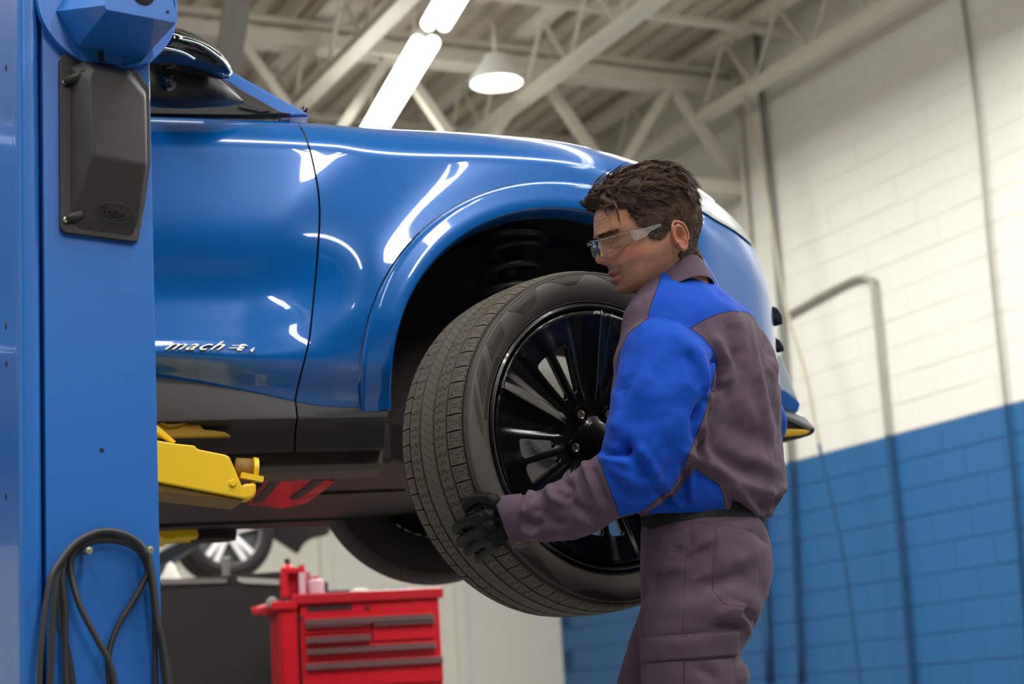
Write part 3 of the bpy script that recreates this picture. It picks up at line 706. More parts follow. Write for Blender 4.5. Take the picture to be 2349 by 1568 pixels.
for rep in range(2):
    o_ = rep*180
    for poly in ([(96, .343), (113, .343), (104, .312), (101, .313)], [(70, .343), (93, .343), (80, .311)], [(118, .343), (134, .341), (129, .300), (121, .306)], [(138, .340), (149, .340), (154, .300), (141, .305)], [(152, .340), (160, .338), (172, .298), (160, .298)], [(163, .338), (170, .334), (184, .296), (177, .296)], [(45, .343), (66, .343), (52, .314)]):
        sidepatch(sp, [(R_(a+o_), r_) for a, r_ in poly])
for d_ in sp: o = mesh('sidewall_pattern', *d_, M_sided, whl, True); fixn(o)
for r_, h_, w_ in ((.3465, .1158, .0013), (.2665, .1025, .0012), (.3515, .1105, .001)):
    tubep = [TW(a, h_, r_) for a in np.linspace(0, 2*math.pi, 121)]
    o = tube('sidewall_ring', tubep, w_, M_side, whl, 6)
# raised lettering on the sidewall
def arctext(s, a0, r0, size, m, ddeg):
    a = a0
    for ch in s:
        if ch != ' ':
            c = TW(R_(a), sidez(r0)-.0004, r0); er = nrm(we*math.cos(R_(a))+ZZ*math.sin(R_(a))); et = nrm(we*math.sin(R_(a))-ZZ*math.cos(R_(a)))
            nn = nrm(np.cross(et, er)); sl_ = (sidez(r0+.004)-sidez(r0-.004))/.008
            text('sidewall_letter', ch, c, et, nrm(er+wn*sl_), size, .0009, m, whl)
        a -= ddeg
arctext('SAFETY WARNING', 205, .281, .0075, M_side, 1.35)
sm_ = []
for line in range(4):
    a = 176.
    while a > 150:
        L = float(rng.uniform(.5, 2.0)); r0 = .288-line*.0045
        V = [TW(R_(x), sidez(rr)+.0006, rr) for x, rr in ((a, r0), (a-L, r0), (a-L, r0+.002), (a, r0+.002))]; sm_.append((V, [(0, 1, 2, 3)])); a -= L+.35
o = mesh('small_print', *join_data(sm_), M_groove, whl); o['kind'] = 'stuff'
# ---- rim
M_rim = mat('rim_gloss_black', (4, 4, 5), .25, coat=.25, spec=.3, var=0)
M_edge = mat('rim_machined_edge', (120, 118, 112), .3, metal=.8)
wl('rim_barrel', WC, wn, [(.262, .100), (.2615, .104), (.2575, .106), (.252, .104), (.2495, .098), (.2465, .086), (.238, .07), (.232, .02), (.232, -.07), (.245, -.09), (.258, -.10), (.262, -.098), (.262, -.09), (.245, -.08), (.240, 0), (.245, .08), (.262, .100)], M_rim, whl, 120)
tube('rim_edge', [TW(a, .1062, .2565) for a in np.linspace(0, 2*math.pi, 121)], .0008, M_edge, whl, 6)
def face_h(r, dg):
    dl = abs(((dg-88+36) % 72)-36)          # distance from a main ridge
    base = .066+.030*((r-.05)/.195)**1.3 if r > .05 else .066
    z = base
    rr = float(sst(.07, .11, r))
    z += rr*.004*max(0., 1-dl/(3+12*(1-min(1, r/.25))))
    z -= rr*.003*float(sst(5, 11, dl)*(1-sst(17, 21, dl)))*float(1-sst(.225, .24, r)*.6)
    z += rr*.002*float(sst(29, 35.5, dl))
    z -= .002*float(sst(.20, .235, r)*sst(14, 24, dl))
    return z
rs = np.concatenate([[.031, .04, .05, .06, .075, .088], np.linspace(.100, .195, 13), np.linspace(.203, .2475, 8)])
degs = []
for k in range(5):
    b = 88+72*k
    degs += [b+x for x in (-36, -34.2, -33, -31.5, -29, -26, -23.5, -22, -20, -17, -14, -11, -8, -6, -4, -2.5, -1.2, 0, 1.2, 2.5, 4, 6, 8, 11, 14, 17, 20, 22, 23.5, 26, 29, 31.5, 33, 34.2)]
rs = np.concatenate([[.031, .04, .05, .06, .07, .08, .088], np.linspace(.094, .2, 40), [.206, .214, .222, .230, .238, .2475]])
dgs = np.arange(-36+88, 360-36+88+.01, .75)
Pm = np.array([[TW(R_(d), face_h(r_, d), r_) for d in dgs] for r_ in rs]); RR, DD = np.meshgrid(rs, dgs, indexing='ij')
dl_ = np.abs(((DD-88+36) % 72)-36); xx = RR*np.radians(36-dl_); wdt = .0135+.026*np.clip((RR-.1)/.095, 0, 1)
ds_ = np.stack([xx-.0065, .0065+wdt-xx, RR-.098, .193-RR], 0); kk = .0035; fw2 = kk*np.log(np.exp(-ds_/kk).sum(0))
o = clipmesh('rim_face', Pm, fw2, M_rim, whl)
bm = bmesh.new(); bm.from_mesh(o.data); bmesh.ops.remove_doubles(bm, verts=bm.verts, dist=1e-5); bmesh.ops.recalc_face_normals(bm, faces=bm.faces); bm.to_mesh(o.data); bm.free()
sm = o.modifiers.new('t', 'SOLIDIFY'); sm.thickness = .016; sm.offset = 0; sharp(o, 28)
# thin bright machined ridges
for k in range(5):
    b = 88+72*k
    tube('spoke_ridge', [TW(R_(b), face_h(r_, b)+.0082, r_) for r_ in np.linspace(.075, .247, 14)], .0009, M_edge, whl, 6)
    tube('spoke_ridge', [TW(R_(b-6.5), face_h(r_, b-6.5)+.0082, r_) for r_ in np.linspace(.15, .247, 8)], .0004, M_edge, whl, 6)
    al = R_(128+72*k); c = TW(al, .0, .057)
    wl('lug_recess', c, wn, [(.0165, .078), (.0155, .081), (.0135, .081), (.0125, .074), (0, .0735)], M_rim, whl, 24)
    wl('lug_seat', c, wn, [(.0105, .0745), (.009, .079), (.0085, .079), (.007, .0755), (0, .0755)], mat('bare_steel', (190, 180, 160), .25, metal=1) if k == 0 else bpy.data.materials['bare_steel'], whl, 20)
wl('hub_boss', WC, wn, [(.046, .055), (.044, .074), (.034, .078), (.033, .081), (.030, .0825), (0, .083)], M_rim, whl, 48)
wl('valve_stem', TW(R_(139), .0, .222), nrm(wn-we*.1), [(.007, .06), (.006, .085), (.0045, .098), (.004, .104), (0, .105)], M_gloss, whl, 16)
tube('cap_emblem', [WC+wn*.0835+we*x+ZZ*y for x, y in ((-.014, -.006), (-.006, .006), (.002, .002), (.010, .010), (.014, .004))], .001, M_gloss, whl, 6)
# ---------------------------------------------------------------- the man
def remesh(lst, vox, sm=4, sf=.5):
    V, F = join_data(lst); me = bpy.data.meshes.new('t'); me.from_pydata([tuple(map(float, v)) for v in V], [], F); me.update()
    bm = bmesh.new(); bm.from_mesh(me); bmesh.ops.recalc_face_normals(bm, faces=bm.faces); bm.to_mesh(me); bm.free()
    o = bpy.data.objects.new('t', me); COL.objects.link(o)
    m = o.modifiers.new('r', 'REMESH'); m.mode = 'VOXEL'; m.voxel_size = vox
    if sm: k = o.modifiers.new('s', 'SMOOTH'); k.factor = sf; k.iterations = sm
    dg = bpy.context.evaluated_depsgraph_get(); dg.update(); e = bpy.data.meshes.new_from_object(o.evaluated_get(dg))
    bpy.data.objects.remove(o); bpy.data.meshes.remove(me); return e
def getco(me):
    n = len(me.vertices); c = np.empty(n*3); me.vertices.foreach_get('co', c); k = np.empty(n*3); me.vertices.foreach_get('normal', k); return c.reshape(-1, 3), k.reshape(-1, 3)
def setco(me, c): me.vertices.foreach_set('co', c.ravel()); me.update()
def segd(q, pl, closed=False):
    """distance from points q (n,2) to polyline and parameter along it"""
    pl = [np.asarray(p, float) for p in pl]; best = np.full(len(q), 1e9); par = np.zeros(len(q))
    segs = list(zip(pl, pl[1:]+([pl[0]] if closed else [])))
    if not closed: segs = segs[:len(pl)-1]
    tot = sum(np.linalg.norm(b-a) for a, b in segs); acc = 0
    for a, b in segs:
        L = np.linalg.norm(b-a); d = (b-a)/max(L, 1e-9); t = np.clip((q-a)@d, 0, L); dd = np.linalg.norm(q-a-t[:, None]*d, axis=1)
        m = dd < best; best[m] = dd[m]; par[m] = (acc+t[m])/tot; acc += L
    return best, par
def insidepoly(q, pl):
    x, y = q[:, 0], q[:, 1]; ins = np.zeros(len(q), bool); n = len(pl)
    for i in range(n):
        x1, y1 = pl[i]; x2, y2 = pl[(i+1) % n]
        if y1 == y2: continue
        c = ((y1 > y) != (y2 > y)) & (x < (x2-x1)*(y-y1)/(y2-y1)+x1); ins ^= c
    return ins
def sdpoly(q, pl):
    d, _ = segd(q, pl, True); return np.where(insidepoly(q, pl), d, -d)
def folds(me, lst, amp=1.0):
    c, n = getco(me); q, z = proj(c); vis = (n*(CAM-c)).sum(1) > -.02*np.linalg.norm(CAM-c, axis=1)
    disp = np.zeros(len(c))
    for pl, a, w in lst:
        pl = [p[:2] for p in spline([(x, y, 0) for x, y in pl], 4)]
        d, t = segd(q, pl); disp += a*.001*np.exp(-(d/w)**2)*np.minimum(1, 4*np.minimum(t+.08, 1.08-t))
    c += n*(disp*vis*amp)[:, None]; setco(me, c)
def lownoise(me, amp, sc, seed=0, oct_=2):
    from mathutils import noise
    c, n = getco(me); d = np.array([noise.fractal(Vector((p*sc+seed)), .9, 2.0, oct_) for p in c]); c += n*(d*amp)[:, None]; setco(me, c)
def attr(me, name, arr):
    a = me.attributes.new(name, 'FLOAT', 'POINT'); a.data.foreach_set('value', np.asarray(arr, np.float32))
def cloth(name, base, panels=(), rough=.85, weave=1.0, seamw=.9):
    """base colour plus panels [(attribute, rgb)], each a signed distance in the pattern"""
    m = bpy.data.materials.new(name); m.use_nodes = True; nt = m.node_tree; b = nt.nodes['Principled BSDF']; L = nt.links
    tc = nt.nodes.new('ShaderNodeTexCoord'); nz = nt.nodes.new('ShaderNodeTexNoise'); nz.inputs['Scale'].default_value = 260; nz.inputs['Detail'].default_value = 3
    L.new(tc.outputs['Object'], nz.inputs['Vector'])
    col = None; prev = None
    def rgb(c):
        n = nt.nodes.new('ShaderNodeRGB'); n.outputs[0].default_value = lin(c); return n.outputs[0]
    prev = rgb(base)
    for at, c in panels:
        a = nt.nodes.new('ShaderNodeAttribute'); a.attribute_name = at
        r = nt.nodes.new('ShaderNodeMapRange'); r.inputs[1].default_value = -.5; r.inputs[2].default_value = .5; L.new(a.outputs['Fac'], r.inputs[0])
        mx = nt.nodes.new('ShaderNodeMix'); mx.data_type = 'RGBA'; L.new(r.outputs[0], mx.inputs[0]); L.new(prev, mx.inputs[6]); L.new(rgb(c), mx.inputs[7])
        ab = nt.nodes.new('ShaderNodeMath'); ab.operation = 'ABSOLUTE'; L.new(a.outputs['Fac'], ab.inputs[0])
        lt = nt.nodes.new('ShaderNodeMath'); lt.operation = 'LESS_THAN'; lt.inputs[1].default_value = seamw; L.new(ab.outputs[0], lt.inputs[0])
        m2 = nt.nodes.new('ShaderNodeMix'); m2.data_type = 'RGBA'; L.new(lt.outputs[0], m2.inputs[0]); L.new(mx.outputs[2], m2.inputs[6]); L.new(rgb((34, 26, 40)), m2.inputs[7]); prev = m2.outputs[2]
    hs = nt.nodes.new('ShaderNodeMix'); hs.data_type = 'RGBA'; hs.blend_type = 'MULTIPLY'; hs.inputs[0].default_value = .22
    L.new(prev, hs.inputs[6]); L.new(nz.outputs['Fac'], hs.inputs[7]); L.new(hs.outputs[2], b.inputs['Base Color'])
    b.inputs['Roughness'].default_value = rough; b.inputs['Specular IOR Level'].default_value = .25; b.inputs['Sheen Weight'].default_value = .05; b.inputs['Sheen Roughness'].default_value = .4
    wv = nt.nodes.new('ShaderNodeTexNoise'); wv.inputs['Scale'].default_value = 900; L.new(tc.outputs['Object'], wv.inputs['Vector'])
    bp = nt.nodes.new('ShaderNodeBump'); bp.inputs['Strength'].default_value = .35*weave; bp.inputs['Distance'].default_value = .001
    L.new(wv.outputs['Fac'], bp.inputs['Height']); L.new(bp.outputs['Normal'], b.inputs['Normal']); return m
def loftrings(rings, seg=40, sub=5, ex=2.2):
    """rings: (centre, axis1, axis2) -> closed lofted mesh data, spline-smoothed"""
    R = np.array([[*c, *a, *b] for c, a, b in rings], float); R = np.array(spline(R, sub)); V = []; Fc = []
    for r_ in R:
        c, a, b = r_[:3], r_[3:6], r_[6:9]
        for k in range(seg):
            t = 2*math.pi*k/seg; cx = math.copysign(abs(math.cos(t))**(2/ex), math.cos(t)); sx = math.copysign(abs(math.sin(t))**(2/ex), math.sin(t)); V.append(c+a*cx+b*sx)
    n = len(R)
    for i in range(n-1):
        for k in range(seg): Fc.append((i*seg+k, i*seg+(k+1) % seg, (i+1)*seg+(k+1) % seg, (i+1)*seg+k))
    Fc += [tuple(range(seg))[::-1], tuple((n-1)*seg+k for k in range(seg))]
    return V, Fc
def edgering(A, B, d, th, dB=None):
    a = P(A[0], A[1], d); b = P(B[0], B[1], dB or d); return ((a+b)/2, (b-a)/2, nrm(np.cross(b-a, np.cross(ray((A[0]+B[0])/2, (A[1]+B[1])/2), b-a)))*th)
FT = nrm([-.75, .66, 0]); LT = nrm([-.66, -.75, 0])
man = thing('person', (P(1560, 2500, 3.55)*[1, 1, 0]), 'man in plum and blue workwear, clear glasses and black glove carrying the wheel', 'person')
PLUM = (88, 70, 85); BLUE = (0, 68, 176)
def tring(y, l, r, d=3.56, k=.64, z=None):
    c = P((l+r)/2, y, d); hw = (r-l)/2/FPX*d; a = hw/math.sqrt(.66**2+(k*.75)**2); return (c, LT*a, FT*(a*k))
# ---- shirt
torso = [tring(598, 1508, 1612), tring(628, 1498, 1626), tring(650, 1480, 1645), tring(672, 1466, 1674), tring(695, 1450, 1700), tring(718, 1438, 1724), tring(745, 1431, 1744), tring(780, 1422, 1762), tring(830, 1408, 1779), tring(900, 1403, 1795), tring(1000, 1412, 1804), tring(1080, 1428, 1808), tring(1125, 1440, 1805), tring(1158, 1455, 1792), tring(1182, 1474, 1768), tring(1196, 1490, 1745)]
armr = [edgering((1500, 722), (1585, 748), 3.47, .05), edgering((1452, 752), (1612, 778), 3.44, .080), edgering((1425, 812), (1640, 818), 3.42, .085), edgering((1411, 880), (1643, 884), 3.40, .085), edgering((1397, 950), (1622, 962), 3.385, .082), edgering((1384, 1003), (1592, 1040), 3.375, .080), edgering((1374, 1033), (1562, 1100), 3.37, .078), edgering((1370, 1038), (1520, 1148), 3.37, .075), edgering((1364, 1042), (1472, 1170), 3.375, .072), edgering((1352, 1050), (1424, 1186), 3.38, .070), edgering((1328, 1066), (1376, 1214), 3.40, .066), edgering((1290, 1092), (1322, 1236), 3.43, .060), edgering((1240, 1120), (1256, 1243), 3.46, .055), edgering((1200, 1136), (1208, 1246), 3.49, .052), edgering((1178, 1140), (1196, 1250), 3.505, .050)]
# far arm: shoulder beyond the back, elbow just showing, forearm round the tyre's far side
def rr(x, y, d, ax, r1, r2): 
    c = P(x, y, d); ax = nrm(ax); s_ = nrm(np.cross(ax, ZZ)) if abs(ax[2]) < .95 else nrm(np.cross(ax, FT)); return (c, s_*r1, np.cross(s_, ax)*r2)
farm = [rr(1655, 770, 3.68, (0, 0, -1), .055, .055), rr(1686, 850, 3.74, (.1, 0, -1), .062, .062), rr(1724, 930, 3.78, (0, .1, -1), .062, .062), rr(1740, 980, 3.82, (-.3, .2, -1), .060, .060), rr(1690, 1050, 3.86, (-1, .2, -.4), .06, .06), rr(1600, 1085, 3.90, (-1, .1, 0), .055, .055), rr(1510, 1090, 3.93, (-1, .1, 0), .048, .048)]
sh_me = remesh([loftrings(torso, 44, 5, 2.15), loftrings(armr, 36, 5, 2.2), loftrings(farm, 28, 4, 2)], .0046, 4)
def c3(l): return [(1300+x/2.704, 640+y/2.704) for x, y in l]
def c4(l): return [(1000+x/4.48, 980+y/4.48) for x, y in l]
F_shirt = [
 (c3([(800, 420), (850, 560), (885, 700)]), 5, 12), (c3([(735, 420), (800, 560), (850, 690)]), -4, 13), (c3([(905, 480), (930, 560), (905, 700)]), -6, 10),
 (c3([(885, 725), (860, 790), (800, 900)]), -7, 14), (c3([(520, 540), (430, 700), (340, 900), (330, 1010)]), 4, 22), (c3([(420, 560), (370, 720), (330, 860)]), -3, 14),
 (c3([(640, 300), (720, 380), (760, 480)]), 3, 18), (c3([(560, 640), (600, 900), (560, 1150)]), 4, 40), (c3([(330, 1010), (400, 1080), (470, 1180), (500, 1280)]), -7, 16),
 (c3([(430, 1040), (500, 1130), (570, 1240)]), 5, 14), (c3([(210, 1060), (280, 1085), (350, 1070), (372, 1020)]), -9, 9), (c3([(215, 1100), (300, 1120), (400, 1150)]), 6, 12),
 (c3([(330, 1260), (420, 1340), (520, 1330)]), -4, 16), (c3([(600, 1000), (660, 1120), (600, 1260)]), -4, 20), (c3([(250, 1150), (350, 1220), (430, 1300)]), 4, 14),
 (c3([(300, 680), (330, 800), (290, 960)]), 3, 14),
 # back
 (c3([(900, 330), (950, 440), (1000, 540), (985, 680)]), 6, 13), (c3([(960, 560), (935, 640), (975, 700)]), -6, 12), (c3([(1045, 220), (1080, 380), (1110, 560)]), 4, 13), (c3([(1010, 260), (1030, 420), (1060, 560)]), -4, 12),
 (c3([(1125, 220), (1160, 440), (1215, 700), (1250, 930), (1290, 1080)]), 6, 15), (c3([(1160, 260), (1210, 480), (1260, 700), (1290, 900)]), -4, 16), (c3([(1210, 260), (1270, 440), (1300, 600)]), 5, 13),
 (c3([(870, 760), (850, 900), (850, 1040), (875, 1140)]), 6, 9), (c3([(835, 780), (815, 900), (810, 1020)]), -6, 12), (c3([(910, 790), (890, 950), (900, 1060)]), -3, 14),
 (c3([(880, 1100), (960, 1190), (1080, 1260), (1220, 1310)]), 6, 15), (c3([(900, 1060), (1000, 1130), (1100, 1180), (1200, 1200)]), -5, 18), (c3([(1000, 900), (1100, 960), (1230, 1000), (1320, 1060)]), -3, 22),
 (c3([(990, 1260), (1080, 1340), (1150, 1420), (1190, 1480)]), 6, 13), (c3([(1010, 1340), (1090, 1430), (1150, 1460)]), -6, 12), (c3([(1230, 1310), (1290, 1320), (1350, 1280)]), 6, 13), (c3([(1190, 1380), (1270, 1400), (1340, 1350)]), -6, 15), (c3([(1240, 1440), (1290, 1450), (1320, 1420)]), 4, 11),
 (c3([(1100, 1100), (1200, 1130), (1320, 1200)]), 4, 20), (c3([(1030, 700), (1120, 820), (1190, 960)]), 3, 24),
 # side panel
 (c3([(738, 1100), (735, 1250), (744, 1400)]), -5, 7), (c3([(770, 1160), (765, 1280), (780, 1400)]), 4, 12), (c3([(640, 1330), (680, 1370), (720, 1410)]), 6, 9), (c3([(560, 1300), (610, 1350), (660, 1410)]), -6, 10), (c3([(720, 1070), (800, 1110), (900, 1180)]), 5, 12), (c3([(780, 1190), (880, 1230), (950, 1290)]), -4, 16),
 # forearm
 (c4([(1510, 330), (1560, 500), (1640, 700), (1720, 860)]), 5, 10), (c4([(1450, 400), (1520, 600), (1600, 800)]), -5, 13), (c4([(1600, 400), (1660, 620), (1760, 800)]), -4, 12),
 (c4([(1160, 600), (1200, 720), (1330, 770)]), 5, 10), (c4([(1290, 540), (1370, 620), (1350, 720), (1290, 700)]), -5, 11), (c4([(1080, 620), (1060, 760), (1010, 900)]), -5, 8), (c4([(1000, 650), (930, 740), (890, 860)]), 4, 7), (c4([(930, 690), (880, 760), (860, 830)]), -3, 5),
 (c4([(880, 880), (960, 850), (1010, 760)]), 4, 8), (c4([(1080, 840), (1200, 960), (1350, 1000)]), -4, 14), (c4([(900, 1020), (960, 1090), (1060, 1090)]), 5, 9), (c4([(880, 960), (980, 1000), (1100, 980)]), -4, 11), (c4([(1450, 900), (1560, 960), (1620, 1000)]), 5, 12), (c4([(1380, 760), (1500, 860), (1620, 900)]), -4, 12),
]
lownoise(sh_me, .006, 9., 3.1, 2)
lownoise(sh_me, .0024, 24., 6.5, 2); folds(sh_me, F_shirt, 2.1)
c_, n_ = getco(sh_me); q_, _z = proj(c_)
sleeve = [(1497, 722), (1440, 765), (1420, 812), (1406, 880), (1390, 950), (1379, 1000), (1366, 1036), (1380, 1070), (1400, 1125), (1421, 1184), (1470, 1175), (1512, 1140), (1545, 1120), (1572, 1062), (1612, 962), (1626, 918), (1634, 880), (1646, 832), (1636, 800), (1612, 772), (1582, 752), (1548, 732), (1520, 722)]
yoke = [(1515, 600), (1515, 640), (1496, 690), (1486, 722), (1500, 740), (1520, 745), (1550, 752), (1580, 766), (1594, 760), (1583, 753), (1607, 738), (1640, 722), (1676, 713), (1715, 716), (1760, 760), (1760, 580), (1520, 580)]
sidep = [(1572, 1040), (1600, 1078), (1625, 1096), (1650, 1112), (1660, 1140), (1665, 1182), (1662, 1230), (1490, 1230), (1490, 1166), (1520, 1145), (1545, 1122)]
# arm surface is nearer the camera than the torso: the sleeve panel belongs to the arm only
armd = np.min([np.linalg.norm(c_-np.array(r_[0]), axis=1)-max(np.linalg.norm(r_[1]), np.linalg.norm(r_[2])) for r_ in [tuple(x) for x in np.array(spline(np.array([[*c, *a, *b] for c, a, b in armr]), 4)).reshape(-1, 3, 3)]], axis=0)
onarm = armd < .012
sdS = sdpoly(q_, sleeve); sdY = sdpoly(q_, yoke); sdP = sdpoly(q_, sidep)
farblue = ((q_[:, 0] > 1650) & (_z > 3.60) & (((c_-P(1740, 930, 3.78))@LT) < -.0) & (c_[:, 2] < 1.62))
blue = np.maximum(np.where(onarm, sdS, np.where(sdS > 4, -6, -8)), np.maximum(sdY, np.where(onarm, -8, sdP)))
fard = np.min([np.linalg.norm(c_-r_[:3], axis=1)-.076 for r_ in np.array(spline(np.array([[*c, *a, *b] for c, a, b in farm]), 4))], axis=0); blue = np.where((fard < .0) & (blue < 0) & (((c_-P(1610, 900, 3.56))@LT) < -.17), 6, blue)
attr(sh_me, 'blue', blue)
M_shirt = cloth('shirt_cloth', PLUM, [('blue', BLUE)])
shirt = link('shirt', sh_me, M_shirt, man, True)
# raycast helper on finished cloth
from mathutils.bvhtree import BVHTree
def bvh(o): me = o.data; return BVHTree.FromPolygons([v.co[:] for v in me.vertices], [tuple(p.vertices) for p in me.polygons])
def drape(B, pts, off, n=4, close=False):
    out = []; pts = [(x, y, 0) for x, y in pts]; last = None
    for p in spline(pts, n):
        d = nrm(ray(p[0], p[1])); h, nn, i, ds = B.ray_cast(Vector(CAM), Vector(d))
        if h is None: 
            continue
        h = np.array(h); nn = np.array(nn); nn = nn if nn@d < 0 else -nn; out.append(h+nn*off)
    return out
M_stitch = mat('stitch_thread', (70, 54, 64), .8)
def seam(name, B, pts, parent, w=.0011, m=None, off=-.0004):
    q = drape(B, pts, off, 6)
    if len(q) > 2: tube(name, q, w, m or M_stitch, parent, 6)
def drapepatch(name, B, quad, m, parent, off=.002, nu=26, nv=16):
    """quad: four pixel corners, a raised cloth piece lying on the surface"""
    (a, b, c, d) = [np.array(p, float) for p in quad]; Pm = np.zeros((nv, nu, 3)); 
    for j in range(nv):
        for i in range(nu):
            u = i/(nu-1); v = j/(nv-1); p = (a*(1-u)+b*u)*(1-v)+(d*(1-u)+c*u)*v
            dr = nrm(ray(*p)); h, nn, k, ds = B.ray_cast(Vector(CAM), Vector(dr))
            if h is None: Pm[j, i] = Pm[j, i-1] if i else (Pm[j-1, i] if j else P(p[0], p[1], 3.45)); continue
            nn = np.array(nn); nn = nn if nn@dr < 0 else -nn; e = min(i, j, nu-1-i, nv-1-j); Pm[j, i] = np.array(h)+nn*(off if e else -.0005)
    idx = np.arange(nu*nv).reshape(nv, nu); F = np.stack([idx[:-1, :-1], idx[:-1, 1:], idx[1:, 1:], idx[1:, :-1]], -1).reshape(-1, 4)
    o = mesh(name, Pm.reshape(-1, 3), F.tolist(), m, parent, True)
    nrm0 = o.data.polygons[len(o.data.polygons)//2].normal
    if nrm0.dot(Vector(CAM)-Vector(Pm[nv//2, nu//2])) < 0:
        bm = bmesh.new(); bm.from_mesh(o.data); bmesh.ops.reverse_faces(bm, faces=bm.faces); bm.to_mesh(o.data); bm.free()
    return o
Bs = bvh(shirt)
M_bluec = cloth('blue_cloth', BLUE); M_plumc = cloth('plum_cloth', PLUM)
M_bst = mat('blue_stitch', (8, 58, 160), .8)
seam('pocket_seam', Bs, c3([(305, 690), (420, 650), (400, 710), (350, 860), (325, 1010)]), shirt, .0009, M_bst)
seam('pocket_seam', Bs, c3([(225, 1012), (280, 1020), (330, 1035)]), shirt, .0009, M_bst)
seam('shoulder_seam', Bs, [(1490, 722), (1520, 723), (1550, 733), (1583, 753)], shirt, .001, M_bst)
seam('panel_seam', Bs, c3([(738, 1110), (735, 1250), (744, 1415)]), shirt, .001, M_bst)
# collar
def ringpt(al, r1, c, z): return c-FT*math.cos(al)*r1+LT*math.sin(al)*r1+ZZ*z
ncen = P(1546, 680, 3.55)
V = []; nseg = 56
prof_c = [(.060, -.075), (.057, .000), (.0585, .022), (.062, .026), (.0655, .022), (.074, .000), (.0825, -.024), (.0805, -.026), (.070, -.004), (.063, .012)]
Fc = []
for i in range(nseg+1):
    al = -math.pi*.93+1.86*math.pi*i/nseg; k_ = math.cos(al)       # 1 at the back
    tilt = .048*k_; cc = ncen+FT*(.012*(1-k_)*.5)
    wide = 1+.10*(1-k_)*.5
    for (r_, z) in prof_c:
        lowr = (r_-.058)*(1+.5*(1-k_)*.5); V.append(ringpt(al, (.058+lowr)*1.0*wide, cc, z*(1+.15*(1-k_))+tilt))
npf = len(prof_c)
for i in range(nseg):
    for j in range(npf): Fc.append((i*npf+j, i*npf+(j+1) % npf, (i+1)*npf+(j+1) % npf, (i+1)*npf+j))
Fc += [tuple(range(npf)), tuple(nseg*npf+j for j in range(npf))]
o = mesh('collar', V, Fc, M_plumc, shirt, True); fixn(o); sub_ = o.modifiers.new('s', 'SUBSURF'); sub_.levels = 1; sub_.render_levels = 2
# cuff with button
def ringmesh(name, rings, m, parent, ex=2.2, th=.003, seg=44, sub=4):
    V, F = loftrings(rings, seg, sub, ex); F = F[:-2]; o = mesh(name, V, F, m, parent, True); fixn(o)
    s_ = o.modifiers.new('t', 'SOLIDIFY'); s_.thickness = th; s_.offset = 1; return o
cuff = ringmesh('cuff', [edgering((1196, 1135), (1216, 1246), 3.50, .0505), edgering((1165, 1138), (1197, 1252), 3.512, .050), edgering((1133, 1142), (1175, 1253), 3.525, .047)], M_plumc, shirt)
Bc_ = bvh(cuff)
q = drape(Bc_, [(1190, 1240), (1191, 1240)], .003, 2)
if q: lathe('button', q[0], nrm(CAM-q[0]), [(0, .0006), (.0025, .0008), (.0032, .0016), (.0042, .0014), (.0045, 0)], mat('brass_button', (128, 112, 60), .4, metal=.4), shirt, 18)
# ---- trousers
legr = [tring(1168, 1484, 1742, 3.56, .72), tring(1200, 1474, 1754, 3.56, .72), tring(1235, 1470, 1767, 3.55, .74), tring(1285, 1470, 1772, 3.54, .76), tring(1335, 1473, 1770, 3.535, .76), tring(1380, 1472, 1762, 3.53, .76)]
legL = [tring(1330, 1500, 1745, 3.52, .8), tring(1385, 1472, 1757, 3.50, .72), tring(1430, 1468, 1742, 3.49, .68), tring(1475, 1467, 1718, 3.48, .66), tring(1512, 1470, 1702, 3.475, .68), tring(1570, 1472, 1712, 3.47, .68), tring(1700, 1480, 1706, 3.47, .68), tring(1850, 1492, 1690, 3.47, .7), tring(2100, 1505, 1670, 3.5, .75), tring(2330, 1520, 1655, 3.53, .8), tring(2440, 1522, 1655, 3.54, .85)]
legR = [tring(1340, 1480, 1700, 3.62, .75), tring(1400, 1463, 1670, 3.65, .7), tring(1450, 1449, 1650, 3.67, .7), tring(1510, 1430, 1625, 3.69, .7), tring(1570, 1416, 1605, 3.71, .7), tring(1700, 1395, 1570, 3.75, .72), tring(1850, 1375, 1540, 3.8, .75), tring(2100, 1350, 1500, 3.9, .8), tring(2300, 1335, 1470, 3.98, .85), tring(2380, 1333, 1468, 4.0, .85)]
tr_me = remesh([loftrings(legr, 44, 5, 2.2), loftrings(legL, 40, 5, 2.2), loftrings(legR, 36, 5, 2.1)], .0055, 5)
def c5(l): return [(1400+x/3.751, 1150+y/3.751) for x, y in l]
